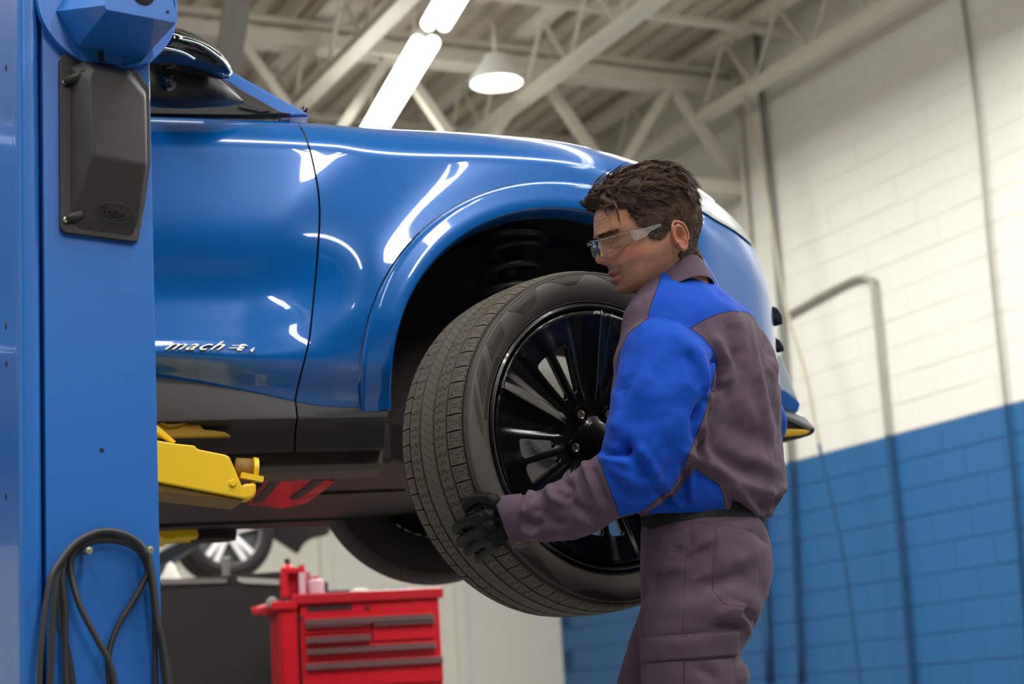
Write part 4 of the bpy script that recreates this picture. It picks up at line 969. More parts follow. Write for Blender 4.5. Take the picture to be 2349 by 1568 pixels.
F_tr = [(c5([(640, 430), (740, 380), (880, 310)]), 4, 10), (c5([(650, 520), (760, 450), (880, 400)]), -4, 12), (c5([(320, 740), (440, 660), (560, 620)]), -4, 14), (c5([(420, 620), (520, 580), (640, 560)]), 3, 12), (c5([(660, 700), (780, 640), (860, 600)]), 3, 12), (c5([(900, 690), (1060, 650), (1180, 600)]), -4, 14),
 (c5([(660, 830), (800, 740), (1000, 690)]), -3, 13), (c5([(900, 1000), (980, 950), (1060, 920), (1180, 940)]), 5, 14), (c5([(900, 1070), (1040, 1050), (1180, 1080)]), -6, 14), (c5([(1130, 920), (1220, 1000), (1230, 1060)]), -5, 12), (c5([(980, 1020), (1100, 1000), (1180, 1060), (1180, 1160)]), 5, 10),
 (c5([(400, 330), (560, 290), (700, 230)]), 3, 9), (c5([(520, 400), (620, 420), (690, 380), (705, 290)]), -4, 8), (c5([(320, 1200), (500, 1180), (800, 1140)]), -2, 8), (c5([(1150, 1380), (1170, 1460), (1160, 1560)]), 5, 13), (c5([(740, 1430), (860, 1480), (900, 1560)]), -4, 15), (c5([(1040, 520), (1160, 480), (1280, 420)]), 3, 14), (c5([(1180, 240), (1280, 280), (1350, 350)]), -3, 9), (c5([(280, 640), (330, 720), (300, 800)]), 3, 10)]
lownoise(tr_me, .005, 8., 9.3, 2); lownoise(tr_me, .0022, 22., 4.4, 2); folds(tr_me, F_tr, 2.0)
trous = link('trousers', tr_me, M_plumc, man, True); Bt = bvh(trous)
seam('side_seam', Bt, c5([(705, 150), (700, 320), (655, 440)]), trous); seam('side_seam', Bt, c5([(655, 440), (640, 700), (625, 1120)]), trous)
seam('pocket_seam', Bt, c5([(262, 368), (450, 405), (660, 445)]), trous, .0013)
seam('back_pocket_seam', Bt, c5([(902, 215), (905, 300), (885, 500), (882, 765)]), trous, .0012); seam('back_pocket_seam', Bt, c5([(882, 765), (985, 880)]), trous, .0012); seam('back_pocket_seam', Bt, c5([(985, 880), (1130, 900), (1255, 928)]), trous, .0012); seam('waist_seam', Bt, c5([(700, 180), (900, 190), (1180, 240), (1350, 350)]), trous, .001)
drapepatch('back_pocket', Bt, c5([(905, 225), (1290, 300), (1258, 922), (884, 760)]), M_plumc, trous, .0022)
drapepatch('cargo_flap', Bt, c5([(256, 1170), (1108, 1102), (1098, 1322), (256, 1390)]), M_plumc, trous, .0065, 40, 14)
drapepatch('cargo_pocket', Bt, c5([(268, 1370), (1060, 1340), (1062, 1700), (262, 1700)]), M_plumc, trous, .0032, 40, 14)
Bf = bvh([x for x in COL.objects if x.name == 'cargo_flap'][0])
for l in ([(270, 1190), (600, 1160), (1090, 1118)], [(270, 1372), (600, 1348), (1085, 1305)], [(1088, 1112), (1085, 1310)]): seam('flap_stitch', Bf, c5(l), trous, .0006)
seam('cargo_seam', Bt, c5([(638, 1365), (636, 1480), (634, 1568)]), trous, .0014, None, .004)
# belt
bl = []
bring = tring(1192, 1478, 1748, 3.56, .72)
bc_ = bring[0]+ZZ*.004-FT*-.0
V = []; Fc = []; n = 72
for k in range(n):
    t = 2*math.pi*k/n; d = bring[1]*1.045*math.cos(t)+bring[2]*1.05*math.sin(t); o_ = nrm(d); dz = -.006*math.cos(math.atan2(d@FT, d@LT)-math.pi/2)
    for s_, hh in ((0, -.021), (.004, -.021), (.004, .021), (0, .021)): V.append(bc_+d+o_*s_+ZZ*(hh-.016*(d@FT)/.12))
for k in range(n):
    for j in range(4): Fc.append((k*4+j, k*4+(j+1) % 4, ((k+1) % n)*4+(j+1) % 4, ((k+1) % n)*4+j))
o = mesh('belt', V, Fc, mat('belt_black', (8, 8, 9), .55, bump=.4), man); fixn(o)
# boots
M_boot = mat('boot_leather', (46, 40, 36), .6)
for (x, d, nm) in ((1588, 3.54, 'boot'), (1400, 4.0, 'boot')):
    c = P(x, 2450, d)*[1, 1, 0]; rg = [(c-FT*.10+ZZ*.05, LT*.035, ZZ*.045), (c-FT*.08+ZZ*.06, LT*.042, ZZ*.055), (c+FT*.0+ZZ*.06, LT*.045, ZZ*.058), (c+FT*.12+ZZ*.04, LT*.05, ZZ*.038), (c+FT*.20+ZZ*.03, LT*.035, ZZ*.026)]
    o = link(nm, remesh([loftrings(rg, 24, 4, 2.4), loftrings([(c-FT*.03+ZZ*.06, LT*.05, FT*.055), (c-FT*.03+ZZ*.20, LT*.055, FT*.06)], 24, 4, 2)], .009, 3), M_boot, man, True)
# ---- head: one continuous surface of head, neck and upper trunk
k20 = math.radians(20); yw = math.radians(12)
fimg = -math.cos(k20)*RT-math.sin(k20)*UP; HZ = nrm(-math.sin(k20)*RT+math.cos(k20)*UP); HX = nrm(math.cos(yw)*fimg-math.sin(yw)*FW); HX = nrm(HX-HZ*np.dot(HX, HZ)); HY = np.cross(HZ, HX)
H0 = P(1545, 548, 3.47)-HY*.075
def HL(x, y, z): return H0+HX*x+HY*y+HZ*z
SC = FPX/3.50
def hloc(px, py, y=0.):
    dx, dy = px-1545, py-548; f_ = (-math.cos(k20)*dx+math.sin(k20)*dy)/SC; u_ = (-math.sin(k20)*dx-math.cos(k20)*dy)/SC
    return (f_+math.sin(yw)*(y-.075))/math.cos(yw), u_
# slice table: level, front x, back x, half width, front exponent, z tilt towards the back
SL = [(.146, .020, .000, .004, 2.0, 0), (.143, .045, -.025, .028, 2.0, 0), (.136, .066, -.045, .043, 2.1, 0), (.124, .088, -.062, .056, 2.2, 0), (.108, .1035, -.076, .0655, 2.3, 0), (.09, .1145, -.086, .0715, 2.2, 0), (.074, .1205, -.091, .0745, 2.15, 0), (.062, .1235, -.0925, .0755, 2.12, 0), (.050, .1190, -.0925, .0755, 2.1, 0), (.036, .1150, -.091, .0745, 2.05, 0), (.020, .1160, -.087, .0725, 2.08, 0), (.006, .1185, -.080, .0705, 2.1, 0), (-.008, .1205, -.072, .0675, 2.15, 0.02), (-.022, .1215, -.066, .0640, 2.1, .05), (-.036, .1210, -.062, .0600, 2.05, .09), (-.050, .1205, -.060, .0550, 2.05, .14), (-.062, .1160, -.060, .050, 2.1, .20), (-.070, .103, -.060, .046, 2.1, .22), (-.074, .085, -.061, .046, 2.1, .20), (-.080, .060, -.062, .050, 2.0, .10), (-.095, .050, -.060, .0535, 2.0, -.1), (-.115, .056, -.056, .0550, 2.0, -.25), (-.14, .064, -.050, .056, 2.0, -.33), (-.17, .074, -.044, .058, 2.0, -.36), (-.20, .086, -.036, .060, 2.0, -.36), (-.25, .104, -.018, .060, 2.0, -.36)]
SLn = np.array(spline(np.array(SL), 9)); NSEG = 176
lev = []
for r_ in SLn:
    z, xf, xb, b, ex, tl = r_; x0 = xb+.47*(xf-xb); row = []
    for k in range(NSEG):
        t = 2*math.pi*k/NSEG; c_, s_ = math.cos(t), math.sin(t)
        if c_ > 0: x = x0+(xf-x0)*abs(c_)**(2/ex); y = b*math.copysign(abs(s_)**(2/ex), s_)
        else: x = x0-(x0-xb)*abs(c_); y = b*s_
        row.append((x, y, z+tl*(xf-x)))
    lev.append(row)
L = np.array(lev).reshape(-1, 3)
def G(c, s): return np.exp(-(((L-np.array(c))/np.array(s))**2).sum(1))
def Gs(c, s): return G(c, s)+G((c[0], -c[1], c[2]), s)
front = sst(.06, .095, L[:, 0])
# nose: ridge with its own profile
nz_t = [(.066, .000), (.056, .0015), (.047, .0045), (.038, .011), (.028, .0175), (.020, .0225), (.013, .0248), (.007, .0215), (.001, .010), (-.004, .002), (-.012, 0)]
nw_t = [(.066, .010), (.05, .0085), (.036, .0090), (.022, .0105), (.012, .0125), (.004, .0125), (-.004, .010)]
nzv = np.interp(L[:, 2], [t[0] for t in nz_t][::-1], [t[1] for t in nz_t][::-1]); nwv = np.interp(L[:, 2], [t[0] for t in nw_t][::-1], [t[1] for t in nw_t][::-1])
dx = front*nzv*np.exp(-np.abs(L[:, 1]/nwv)**2.3)
dx += .0085*Gs((.118, .0145, .006), (.02, .0055, .0065))              # wings of the nose
dx -= .004*Gs((.118, .0075, -.0015), (.03, .0035, .0030))             # nostrils
dx += .0050*G((.12, 0, -.0195), (.03, .018, .0045))+.0062*G((.12, 0, -.0345), (.03, .016, .0048))   # lips
dx -= .0048*G((.12, 0, -.0272), (.03, .022, .0021)); dx -= .0030*G((.12, 0, -.0455), (.03, .018, .0055))
dx -= .0016*G((.12, 0, -.010), (.03, .004, .006)); dx += .0045*G((.115, 0, -.057), (.03, .017, .010))
dx -= .0024*Gs((.115, .0245, -.028), (.02, .004, .005))
dx -= .0125*Gs((.11, .030, .036), (.03, .0125, .0095)); dx -= .004*Gs((.11, .016, .040), (.03, .005, .009))
dx += .0050*Gs((.118, .026, .0570), (.03, .017, .0060)); dx += .0066*Gs((.10, .0315, .0315), (.03, .0105, .0075))
dx += .0016*Gs((.10, .031, .0205), (.03, .012, .003)); dx -= .0016*Gs((.10, .031, .0255), (.03, .0115, .0013)); dx -= .0012*Gs((.10, .031, .0415), (.03, .0115, .0016))
dy = .0045*Gs((.085, .058, .012), (.022, .02, .013)); dx += .003*Gs((.095, .048, .008), (.02, .014, .012))
dy -= .0050*Gs((.075, .060, -.020), (.022, .02, .014)); dy += .0035*Gs((.020, .060, -.045), (.02, .03, .014)); dy -= .003*Gs((.08, .07, .070), (.018, .02, .018))
dx -= .0018*(Gs((.115, .024, -.004), (.02, .0025, .008))+Gs((.112, .029, -.014), (.02, .0028, .008)))
dz = -.002*Gs((.118, .0145, .0), (.02, .006, .004))
# forehead furrows and neck creases, slight
dx += .0006*front*np.sin(L[:, 2]*900)*np.exp(-((L[:, 2]-.085)/.012)**2)
dy += .0012*Gs((-.005, .055, -.055), (.006, .02, .025))
L2 = L.copy(); L2[:, 0] += dx; L2[:, 1] += dy*np.sign(L[:, 1]); L2[:, 2] += dz
Wd_ = H0+L2[:, :1]*HX+L2[:, 1:2]*HY+L2[:, 2:]*HZ
nl = len(SLn); idx = np.arange(nl*NSEG).reshape(nl, NSEG); Fh = np.stack([idx[:-1], np.roll(idx[:-1], -1, 1), np.roll(idx[1:], -1, 1), idx[1:]], -1).reshape(-1, 4)
Fh = Fh.tolist()+[idx[0].tolist(), idx[-1].tolist()[::-1]]
def skinmat():
    m = bpy.data.materials.new('skin'); m.use_nodes = True; nt = m.node_tree; b = nt.nodes['Principled BSDF']; Lk = nt.links
    tc = nt.nodes.new('ShaderNodeTexCoord'); nz = nt.nodes.new('ShaderNodeTexNoise'); nz.inputs['Scale'].default_value = 60; nz.inputs['Detail'].default_value = 8; nz.inputs['Roughness'].default_value = .7; Lk.new(tc.outputs['Object'], nz.inputs['Vector'])
    def rgb(c): n = nt.nodes.new('ShaderNodeRGB'); n.outputs[0].default_value = lin(c); return n.outputs[0]
    m0 = nt.nodes.new('ShaderNodeMix'); m0.data_type = 'RGBA'; Lk.new(nz.outputs['Fac'], m0.inputs[0]); Lk.new(rgb((160, 106, 80)), m0.inputs[6]); Lk.new(rgb((206, 152, 120)), m0.inputs[7]); prev = m0.outputs[2]
    n2 = nt.nodes.new('ShaderNodeTexNoise'); n2.inputs['Scale'].default_value = 1400; Lk.new(tc.outputs['Object'], n2.inputs['Vector'])
    for at, c, sp_ in (('red', (178, 84, 68), False), ('lip', (158, 80, 72), False), ('stub', (74, 54, 42), True), ('brow', (46, 32, 24), False)):
        a = nt.nodes.new('ShaderNodeAttribute'); a.attribute_name = at; f_ = a.outputs['Fac']
        if sp_:
            r = nt.nodes.new('ShaderNodeMapRange'); r.inputs[1].default_value = .40; r.inputs[2].default_value = .60; r.inputs[3].default_value = .45; Lk.new(n2.outputs['Fac'], r.inputs[0])
            mu = nt.nodes.new('ShaderNodeMath'); mu.operation = 'MULTIPLY'; Lk.new(r.outputs[0], mu.inputs[0]); Lk.new(f_, mu.inputs[1]); f_ = mu.outputs[0]
        mx = nt.nodes.new('ShaderNodeMix'); mx.data_type = 'RGBA'; Lk.new(f_, mx.inputs[0]); Lk.new(prev, mx.inputs[6]); Lk.new(rgb(c), mx.inputs[7]); prev = mx.outputs[2]
    Lk.new(prev, b.inputs['Base Color']); b.inputs['Roughness'].default_value = .48; b.inputs['Specular IOR Level'].default_value = .4
    b.inputs['Subsurface Weight'].default_value = .12; b.inputs['Subsurface Radius'].default_value = (.012, .004, .002); b.inputs['Subsurface Scale'].default_value = .5
    n3 = nt.nodes.new('ShaderNodeTexNoise'); n3.inputs['Scale'].default_value = 500; n3.inputs['Detail'].default_value = 4; Lk.new(tc.outputs['Object'], n3.inputs['Vector'])
    bp = nt.nodes.new('ShaderNodeBump'); bp.inputs['Strength'].default_value = .35; bp.inputs['Distance'].default_value = .0012; Lk.new(n3.outputs['Fac'], bp.inputs['Height']); Lk.new(bp.outputs['Normal'], b.inputs['Normal']); return m
M_skin = skinmat()
body = mesh('head', Wd_, Fh, M_skin, man, True); fixn(body)
X_, Y_, Z_ = L2.T; aY = abs(Y_)
stub = sst(.055, .085, X_+.0*Z_)*sst(-.000, -.016, Z_)*sst(-.085, -.060, Z_)*.75
jaw = sst(-.012, -.035, Z_+.20*(.10-X_)*-1)*sst(-.015, .02, X_)*sst(-.095, -.07, Z_)*.65
stub = np.clip(np.maximum(stub, jaw), 0, .8)*(1-.85*np.exp(-((Z_+.027)/.010)**4-(aY/.020)**4)*(X_ > .1))
attr(body.data, 'stub', stub)
attr(body.data, 'lip', np.clip(1.1*np.exp(-((Z_+.0272)/.0095)**4-(aY/(.023))**4)*(X_ > .105), 0, .85))
attr(body.data, 'red', np.clip(.55*np.exp(-((Z_-.010)/.012)**2-(aY/.022)**2)*(X_ > .11)+.35*np.exp(-((Z_-.006)/.02)**2-((aY-.052)/.018)**2)*(X_ > .06), 0, .7))
attr(body.data, 'brow', np.clip(.5*np.exp(-(((Z_-.054)+.10*np.abs(aY-.032))/.0042)**4)*sst(.012, .016, aY)*sst(.056, .050, aY)*(X_ > .08), 0, .9))
Bh = bvh(body)
# upper eyelid edge with lashes, brow hairs
M_lash = mat('lash_dark', (84, 54, 40), .7)
def onhead(x, y, z, off=0.):
    d = HX; o_ = HL(.3, y, z); h, nn, i, ds = Bh.ray_cast(Vector(o_), Vector(-HX))
    return np.array(h)+HX*off if h is not None else HL(x, y, z)
for sg in (1, -1):
    tube('eyelash', spline([onhead(.1, sg*y, z, .0002) for y, z in ((.0195, .0280), (.025, .0252), (.031, .0234), (.038, .0224), (.0445, .0228))], 5), .00055, M_lash, man, 6)
hb_v = {1: [], -1: []}
for i in range(300):
    sg = 1 if i % 2 else -1; y = float(rng.uniform(.013, .053)); z = .055-.10*abs(y-.032)+float(rng.normal(0, .0018)); p = onhead(.12, sg*y, z, .0)
    d = HY*sg*.008+HZ*.002+HX*.0012; hb_v[sg].append(tubedata([p, p+d*.5+HX*.0016, p+d], [.00028, .00022, .00005], 3, False))
M_brow = mat('brow_hair', (50, 36, 26), .6)
for sg in (1, -1): mesh('eyebrow_hair', *join_data(hb_v[sg]), M_brow, man, True)
# ear
def make_ear(sg):
    V = []; Fc = []; nr_, na = 15, 52
    for i in range(nr_):
        rho = i/(nr_-1)
        for k in range(na):
            t = 2*math.pi*k/na; c_, s_ = math.cos(t), math.sin(t)
            # outline: tall oval, broad above, narrow lobe below
            hx = .0170*(1+.16*s_) if c_ < 0 else .0125*(1+.10*s_); ez = .0325*s_; ex_ = hx*c_
            if s_ < -.45: ex_ *= .80; 
            x = -.012+ex_*rho-.0045*s_*0; z = .002+ez*rho
            up_ = s_ > -.35 or c_ < -.3
            h = .0145-.003*c_*rho
            rim = math.exp(-((rho-.88)/.10)**2)*(.0048 if s_ > -.5 else .0015)
            anti = .0034*math.exp(-((rho-.58)/.10)**2)*(1 if c_ < .25 else .25)*(1 if s_ > -.75 else 0)
            bowl = -.0125*math.exp(-((rho)/.34)**2)*(1 if s_ > -.9 else .8)
            sc = -.0040*math.exp(-((rho-.73)/.07)**2)*(1 if s_ > -.4 and c_ < .5 else 0)
            fall = -.009*max(0, (rho-.93)/.07)
            lean = -.16*(x+.02)*0+.35*(-(x)+.0)*.45
            yy = .0725+h*(.45+.55*min(1, max(0, (-(x)+.010)/.028)))+rim+anti+bowl+sc+fall-.004*(z > .025)
            V.append(HL(x, sg*yy, z))
    for i in range(nr_-1):
        for k in range(na): Fc.append((i*na+k, i*na+(k+1) % na, (i+1)*na+(k+1) % na, (i+1)*na+k))
    b0 = len(V)
    for f_, dep in ((.86, .063), (.5, .062)):
        for k in range(na): q = V[(nr_-1)*na+k]; l_ = (q-H0); x = l_@HX; z = l_@HZ; V.append(HL(-.012+(x+.012)*f_+.003, sg*dep, .002+(z-.002)*f_))
    for j, (a_, b_) in enumerate((((nr_-1)*na, b0), (b0, b0+na))):
        for k in range(na): Fc.append((a_+k, a_+(k+1) % na, b_+(k+1) % na, b_+k))
    o = mesh('ear', V, Fc, M_skin, man, True)
    bm = bmesh.new(); bm.from_mesh(o.data); bmesh.ops.remove_doubles(bm, verts=bm.verts, dist=2e-4); bmesh.ops.recalc_face_normals(bm, faces=bm.faces); bm.to_mesh(o.data); bm.free()
    ns = len(o.data.vertices); attr(o.data, 'red', np.full(ns, .22)); attr(o.data, 'stub', np.zeros(ns)); attr(o.data, 'lip', np.zeros(ns)); attr(o.data, 'brow', np.zeros(ns)); return o
make_ear(1); make_ear(-1)
# ---- hair: scalp shell plus curved locks
hl_px = [(1369, 478), (1400, 482), (1436, 480), (1449, 497), (1462, 516), (1480, 522), (1488, 536), (1491, 549), (1512, 545), (1522, 530), (1530, 516), (1545, 505), (1562, 512), (1575, 535), (1569, 565), (1560, 585), (1590, 592)]
hline = [hloc(x, y, .07 if i > 2 else (.0, .03, .055)[i]) for i, (x, y) in enumerate(hl_px)]
hpoly = [(.16, hline[0][1]+.0)]+hline+[(-.16, hline[-1][1]-.005), (-.16, .3), (.16, .3)]
Lq = np.stack([L[:, 0], L[:, 2]], 1); hsd = sdpoly(Lq, hpoly)
Nn = np.empty(len(body.data.vertices)*3); body.data.vertices.foreach_get('normal', Nn); Nn = Nn.reshape(-1, 3)
from mathutils import noise as mno
def hthick(x, z):
    top = float(sst(.07, .14, z+.25*max(0, x))); fr = float(sst(.06, .11, x))*float(sst(.075, .11, z))
    return .0055+.017*top+.012*fr
sc_v = Wd_.copy(); keepv = hsd > -.001
for i in np.where(hsd > -.004)[0]:
    x, z = Lq[i]; th = hthick(x, z)*min(1, max(0, (hsd[i]+.002)/.012)); sc_v[i] = Wd_[i]+Nn[i]*(th*.72+.0035*mno.noise(Vector(L[i]*60))*min(1, max(0, hsd[i]/.01)))
Fk = [f for f in Fh[:-2] if all(keepv[j] for j in f)]+[Fh[-2]]
us = sorted({j for f in Fk for j in f}); mp = {j: i for i, j in enumerate(us)}
M_hair = bpy.data.materials.new('hair_brown'); M_hair.use_nodes = True; nt = M_hair.node_tree; b_ = nt.nodes['Principled BSDF']
at_ = nt.nodes.new('ShaderNodeAttribute'); at_.attribute_name = 'tone'; rp_ = nt.nodes.new('ShaderNodeValToRGB'); rp_.color_ramp.elements[0].color = lin((28, 18, 12)); rp_.color_ramp.elements[1].color = lin((110, 82, 56)); nt.links.new(at_.outputs['Fac'], rp_.inputs[0]); nt.links.new(rp_.outputs[0], b_.inputs['Base Color'])
b_.inputs['Roughness'].default_value = .42; b_.inputs['Specular IOR Level'].default_value = .45
M_scalp = mat('scalp_hair_dark', (50, 35, 25), .75, var=.3, vscale=90, bump=.6, bscale=400)
hair = mesh('hair', [sc_v[j] for j in us], [tuple(mp[j] for j in f) for f in Fk], M_scalp, man, True)
# locks
roots = np.where((hsd > .0008) & (L[:, 2] > -.075))[0]
w_ = np.ones(len(roots)); 
V = []; Fc = []; tone = []
rng = np.random.default_rng(21)
def flow(x, y, z):
    """local growth direction along the scalp"""
    sgn = 1 if y > 0 else -1
    side = float(sst(.045, .068, abs(y)))
    fr = float(sst(.05, .10, x))*float(sst(.06, .10, z))
    v = np.array([-.85, .12*sgn, -.10])*(1-side)+np.array([-.85, 0, -.50])*side
    v = v*(1-fr)+np.array([.10, .75, .60])*fr
    if x < -.05: v = np.array([-.25, -.1*sgn, -1.0])
    return v
from mathutils.kdtree import KDTree
kd = KDTree(len(roots))
for j, i in enumerate(roots): kd.insert(Vector(L[i]), int(i))
kd.balance()
area_w = np.abs(np.sin(np.linspace(0, 1, 1)))
# even spread of lock roots over the scalp
order = rng.permutation(roots); chosen = []; cell = {}
for i in order:
    x, y, z = L[i]; top = float(sst(.05, .11, z)); sp_ = .0031+.0035*top; key = tuple((L[i]/.0075).astype(int)); ok = True
    for dx_ in (-1, 0, 1):
        for dy_ in (-1, 0, 1):
            for dz_ in (-1, 0, 1):
                for j in cell.get((key[0]+dx_, key[1]+dy_, key[2]+dz_), ()):
                    if np.sum((L[i]-L[j])**2) < sp_*sp_: ok = False; break
    if ok: chosen.append(i); cell.setdefault(key, []).append(i)
for i in chosen:
    x, y, z = L[i]; n_ = Nn[i]; th = hthick(x, z)
    fr = float(sst(.03, .10, x))*float(sst(.05, .10, z)); top = float(sst(.05, .12, z)); low = 1-float(sst(.0, .05, z))
    q = Vector((L[i]*26).tolist()); nv = np.array(mno.noise_vector(q)); cw = np.array(mno.noise_vector(q*2.3+Vector((5, 1, 2)))); rv = rng.normal(0, 1, 3)
    fl_v = flow(x, y, z)+nv*(.5+.75*fr)*(.35+.65*top)+rv*.10; dW = nrm(HX*fl_v[0]+HY*fl_v[1]+HZ*fl_v[2]); dW = nrm(dW-n_*(dW@n_)); bi = np.cross(n_, dW)
    Lc = (.019+.028*top+.012*fr)*float(rng.uniform(.75, 1.2))*(1-.35*low)*(1-.42*float(sst(.080, .100, x))*(1-float(sst(.108, .122, z)))); amp = .0010+.0050*max(top, fr); ph = float(rng.uniform(0, 6.28)) if fr < .3 else cw[0]*6
    freq = 3.2+1.6*cw[1]+1.4*fr; lift = th*float(rng.uniform(.45, 1.15)); ns_ = 7; tn0 = float(np.clip(rng.normal(.42, .17)+.3*cw[1], .02, .98))
    for m_ in range(14 if top > .3 else 9):
        jx, jy = rng.normal(0, .0026, 2); ls = float(rng.uniform(.8, 1.12)); o_ = Wd_[i]+dW*jx+bi*jy; pts = []
        for s_ in range(ns_):
            t = s_/(ns_-1); curl = amp*(math.sin(ph+t*freq)-math.sin(ph)); conv = 1-.62*t
            h_ = lift*min(1, .35+1.9*t)-(.008+.75*lift)*t*t*(.75-.25*top)+.35*amp*math.sin(ph*1.7+t*freq*1.3)*t+float(rng.normal(0, .0004))
            pts.append(Wd_[i]+dW*(Lc*ls*t+jx*conv)+bi*(curl+jy*conv+cw[2]*.007*t*t*top)+n_*max(h_, .0042-.0022*t))
        r0 = .00042; rd = [r0*.9, r0*1.1, r0*1.1, r0, r0*.85, r0*.6, r0*.15]
        vv, ff = tubedata(pts, rd, 3, False); k0 = len(V); V += vv; Fc += [tuple(a+k0 for a in f) for f in ff]; tone += [float(np.clip(tn0+rng.normal(0, .12), 0, 1))]*len(vv)
print('locks', len(chosen), len(Fc))
o = mesh('hair_locks', V, Fc, M_hair, man, True); o['kind'] = 'stuff'; attr(o.data, 'tone', tone)
# ---- clear safety glasses
def glassmat():
    m = bpy.data.materials.new('clear_polycarbonate'); m.use_nodes = True; nt = m.node_tree; b = nt.nodes['Principled BSDF']
    tr = nt.nodes.new('ShaderNodeBsdfTransparent'); tr.inputs[0].default_value = (.93, .95, .95, 1); gl = nt.nodes.new('ShaderNodeBsdfGlossy'); gl.inputs['Roughness'].default_value = .06
    fr_ = nt.nodes.new('ShaderNodeFresnel'); fr_.inputs[0].default_value = 1.32; mx = nt.nodes.new('ShaderNodeMixShader')
    nt.links.new(fr_.outputs[0], mx.inputs[0]); nt.links.new(tr.outputs[0], mx.inputs[1]); nt.links.new(gl.outputs[0], mx.inputs[2]); nt.links.new(mx.outputs[0], nt.nodes['Material Output'].inputs['Surface']); return m
M_clear = glassmat(); M_frost = glassmat(); M_frost.name = 'clear_arm'; nt = M_frost.node_tree; df_ = nt.nodes.new('ShaderNodeBsdfDiffuse'); df_.inputs[0].default_value = (.75, .74, .72, 1)
m3 = nt.nodes.new('ShaderNodeMixShader'); m3.inputs[0].default_value = .16; old = nt.nodes['Material Output'].inputs['Surface'].links[0].from_socket; nt.links.new(old, m3.inputs[1]); nt.links.new(df_.outputs[0], m3.inputs[2]); nt.links.new(m3.outputs[0], nt.nodes['Material Output'].inputs['Surface'])
gls = thing('safety_glasses', HL(.13, 0, .04), 'clear safety glasses worn on the man\'s face', 'glasses')
for sg in (1, -1):
    V = []; Fc = []; nu, nv = 22, 12
    for i in range(nu):
        u = i/(nu-1); y = .006+.062*u; bx = .1395-.007*u-.057*u**2.7
        top_ = .0515-.009*u; bot_ = .030-.016*math.sin(min(1, u*1.1)*math.pi)**.8-.006*u
        if u < .12: bot_ = .040-.04*u
        for j in range(nv): v = j/(nv-1); z = bot_*(1-v)+top_*v; V.append(HL(bx-.010*(v-.3)**2, sg*y, z))
    for i in range(nu-1):
        for j in range(nv-1): Fc.append((i*nv+j, (i+1)*nv+j, (i+1)*nv+j+1, i*nv+j+1))
    o = mesh('lens', V, Fc, M_clear, gls, True); s_ = o.modifiers.new('t', 'SOLIDIFY'); s_.thickness = .0018
    edge = [V[i*nv] for i in range(nu)]+[V[(nu-1)*nv+j] for j in range(nv)]
    tube('lens_rim', edge, .00045, M_frost, gls, 6)
    a = [HL(.074, sg*.0745, .0425), HL(.072, sg*.0745, .0215), HL(.052, sg*.0775, .0225), HL(.040, sg*.0790, .0290), HL(.016, sg*.0800, .0315), HL(.016, sg*.0800, .0365), HL(.045, sg*.0785, .0385)]
    prism('temple_arm', a, HY*sg*.0022, M_frost, gls, .0006)
    prism('hinge', [HL(.0785, sg*.0735, .0425), HL(.0765, sg*.0735, .0215), HL(.0710, sg*.0745, .0205), HL(.0730, sg*.0745, .0430)], HY*sg*.004, M_frost, gls, .0006)
    for zz in (.0385, .0335): tube('hinge_pin', [HL(.087, sg*.0725, zz-.004), HL(.068, sg*.0765, zz-.001)], .0009, M_frost, gls, 6)
    tube('nose_pad', [HL(.139, sg*.006, .041), HL(.135, sg*.009, .034), HL(.130, sg*.0125, .026)], .0012, M_frost, gls, 8)
tube('bridge', [HL(.140, .007, .045), HL(.1415, 0, .048), HL(.140, -.007, .045)], .0014, M_frost, gls, 8)
tube('top_rim', spline([HL(.079, -.0725, .0425), HL(.128, -.050, .0465), HL(.1405, -.020, .0515), HL(.1415, 0, .0495), HL(.1405, .020, .0515), HL(.128, .050, .0465), HL(.079, .0725, .0425)], 6), .0008, M_frost, gls, 6)
# ---- gloved hand gripping the tread
def oncyl(px, py, r):
    d = nrm(ray(px, py)); o_ = CAM-WC; d_ = d-wn*(d@wn); o2 = o_-wn*(o_@wn); A_ = d_@d_; B_ = 2*o2@d_; C_ = o2@o2-r*r; D_ = B_*B_-4*A_*C_
    t = (-B_-math.sqrt(max(D_, 0)))/(2*A_); return CAM+d*t
RC = .3665
M_glove = mat('nitrile_black', (14, 15, 13), .55, var=.1, spec=.22, bump=.5, bscale=260)
wr = P(1160, 1198, 3.525)
def fing(pts, r):
    q = [P(x, y, d) for x, y, d in pts]; q = np.array(spline(q, 5)); n = len(q); rad = [r*(1.08-.20*i/(n-1)+.05*math.sin(i/(n-1)*9)) for i in range(n)]
    e = nrm(q[-1]-q[-2]); q = list(q)+[q[-1]+e*r*.35, q[-1]+e*r*.62]; rad += [r*.70, r*.34]; return tubedata(q, rad, 14)
fl_l = [fing([(1150, 1166, 3.515), (1134, 1149, 3.502), (1117, 1143, 3.512), (1100, 1143, 3.528), (1083, 1150, 3.545), (1069, 1163, 3.560)], .0132),
        fing([(1135, 1184, 3.512), (1120, 1180, 3.500), (1098, 1187, 3.520), (1076, 1195, 3.550), (1057, 1204, 3.588), (1046, 1214, 3.622)], .0118),
        fing([(1140, 1204, 3.516), (1122, 1206, 3.500), (1102, 1216, 3.525), (1082, 1225, 3.560), (1066, 1234, 3.598), (1056, 1245, 3.634)], .0120),
        fing([(1144, 1222, 3.520), (1128, 1230, 3.510), (1110, 1241, 3.538), (1094, 1249, 3.573), (1081, 1257, 3.600), (1073, 1265, 3.626)], .0112),
        fing([(1150, 1236, 3.526), (1139, 1246, 3.524), (1126, 1258, 3.553), (1113, 1266, 3.580), (1103, 1274, 3.606), (1097, 1282, 3.630)], .0100)]
pa, pb = P(1118, 1176, 3.505), P(1132, 1246, 3.520)
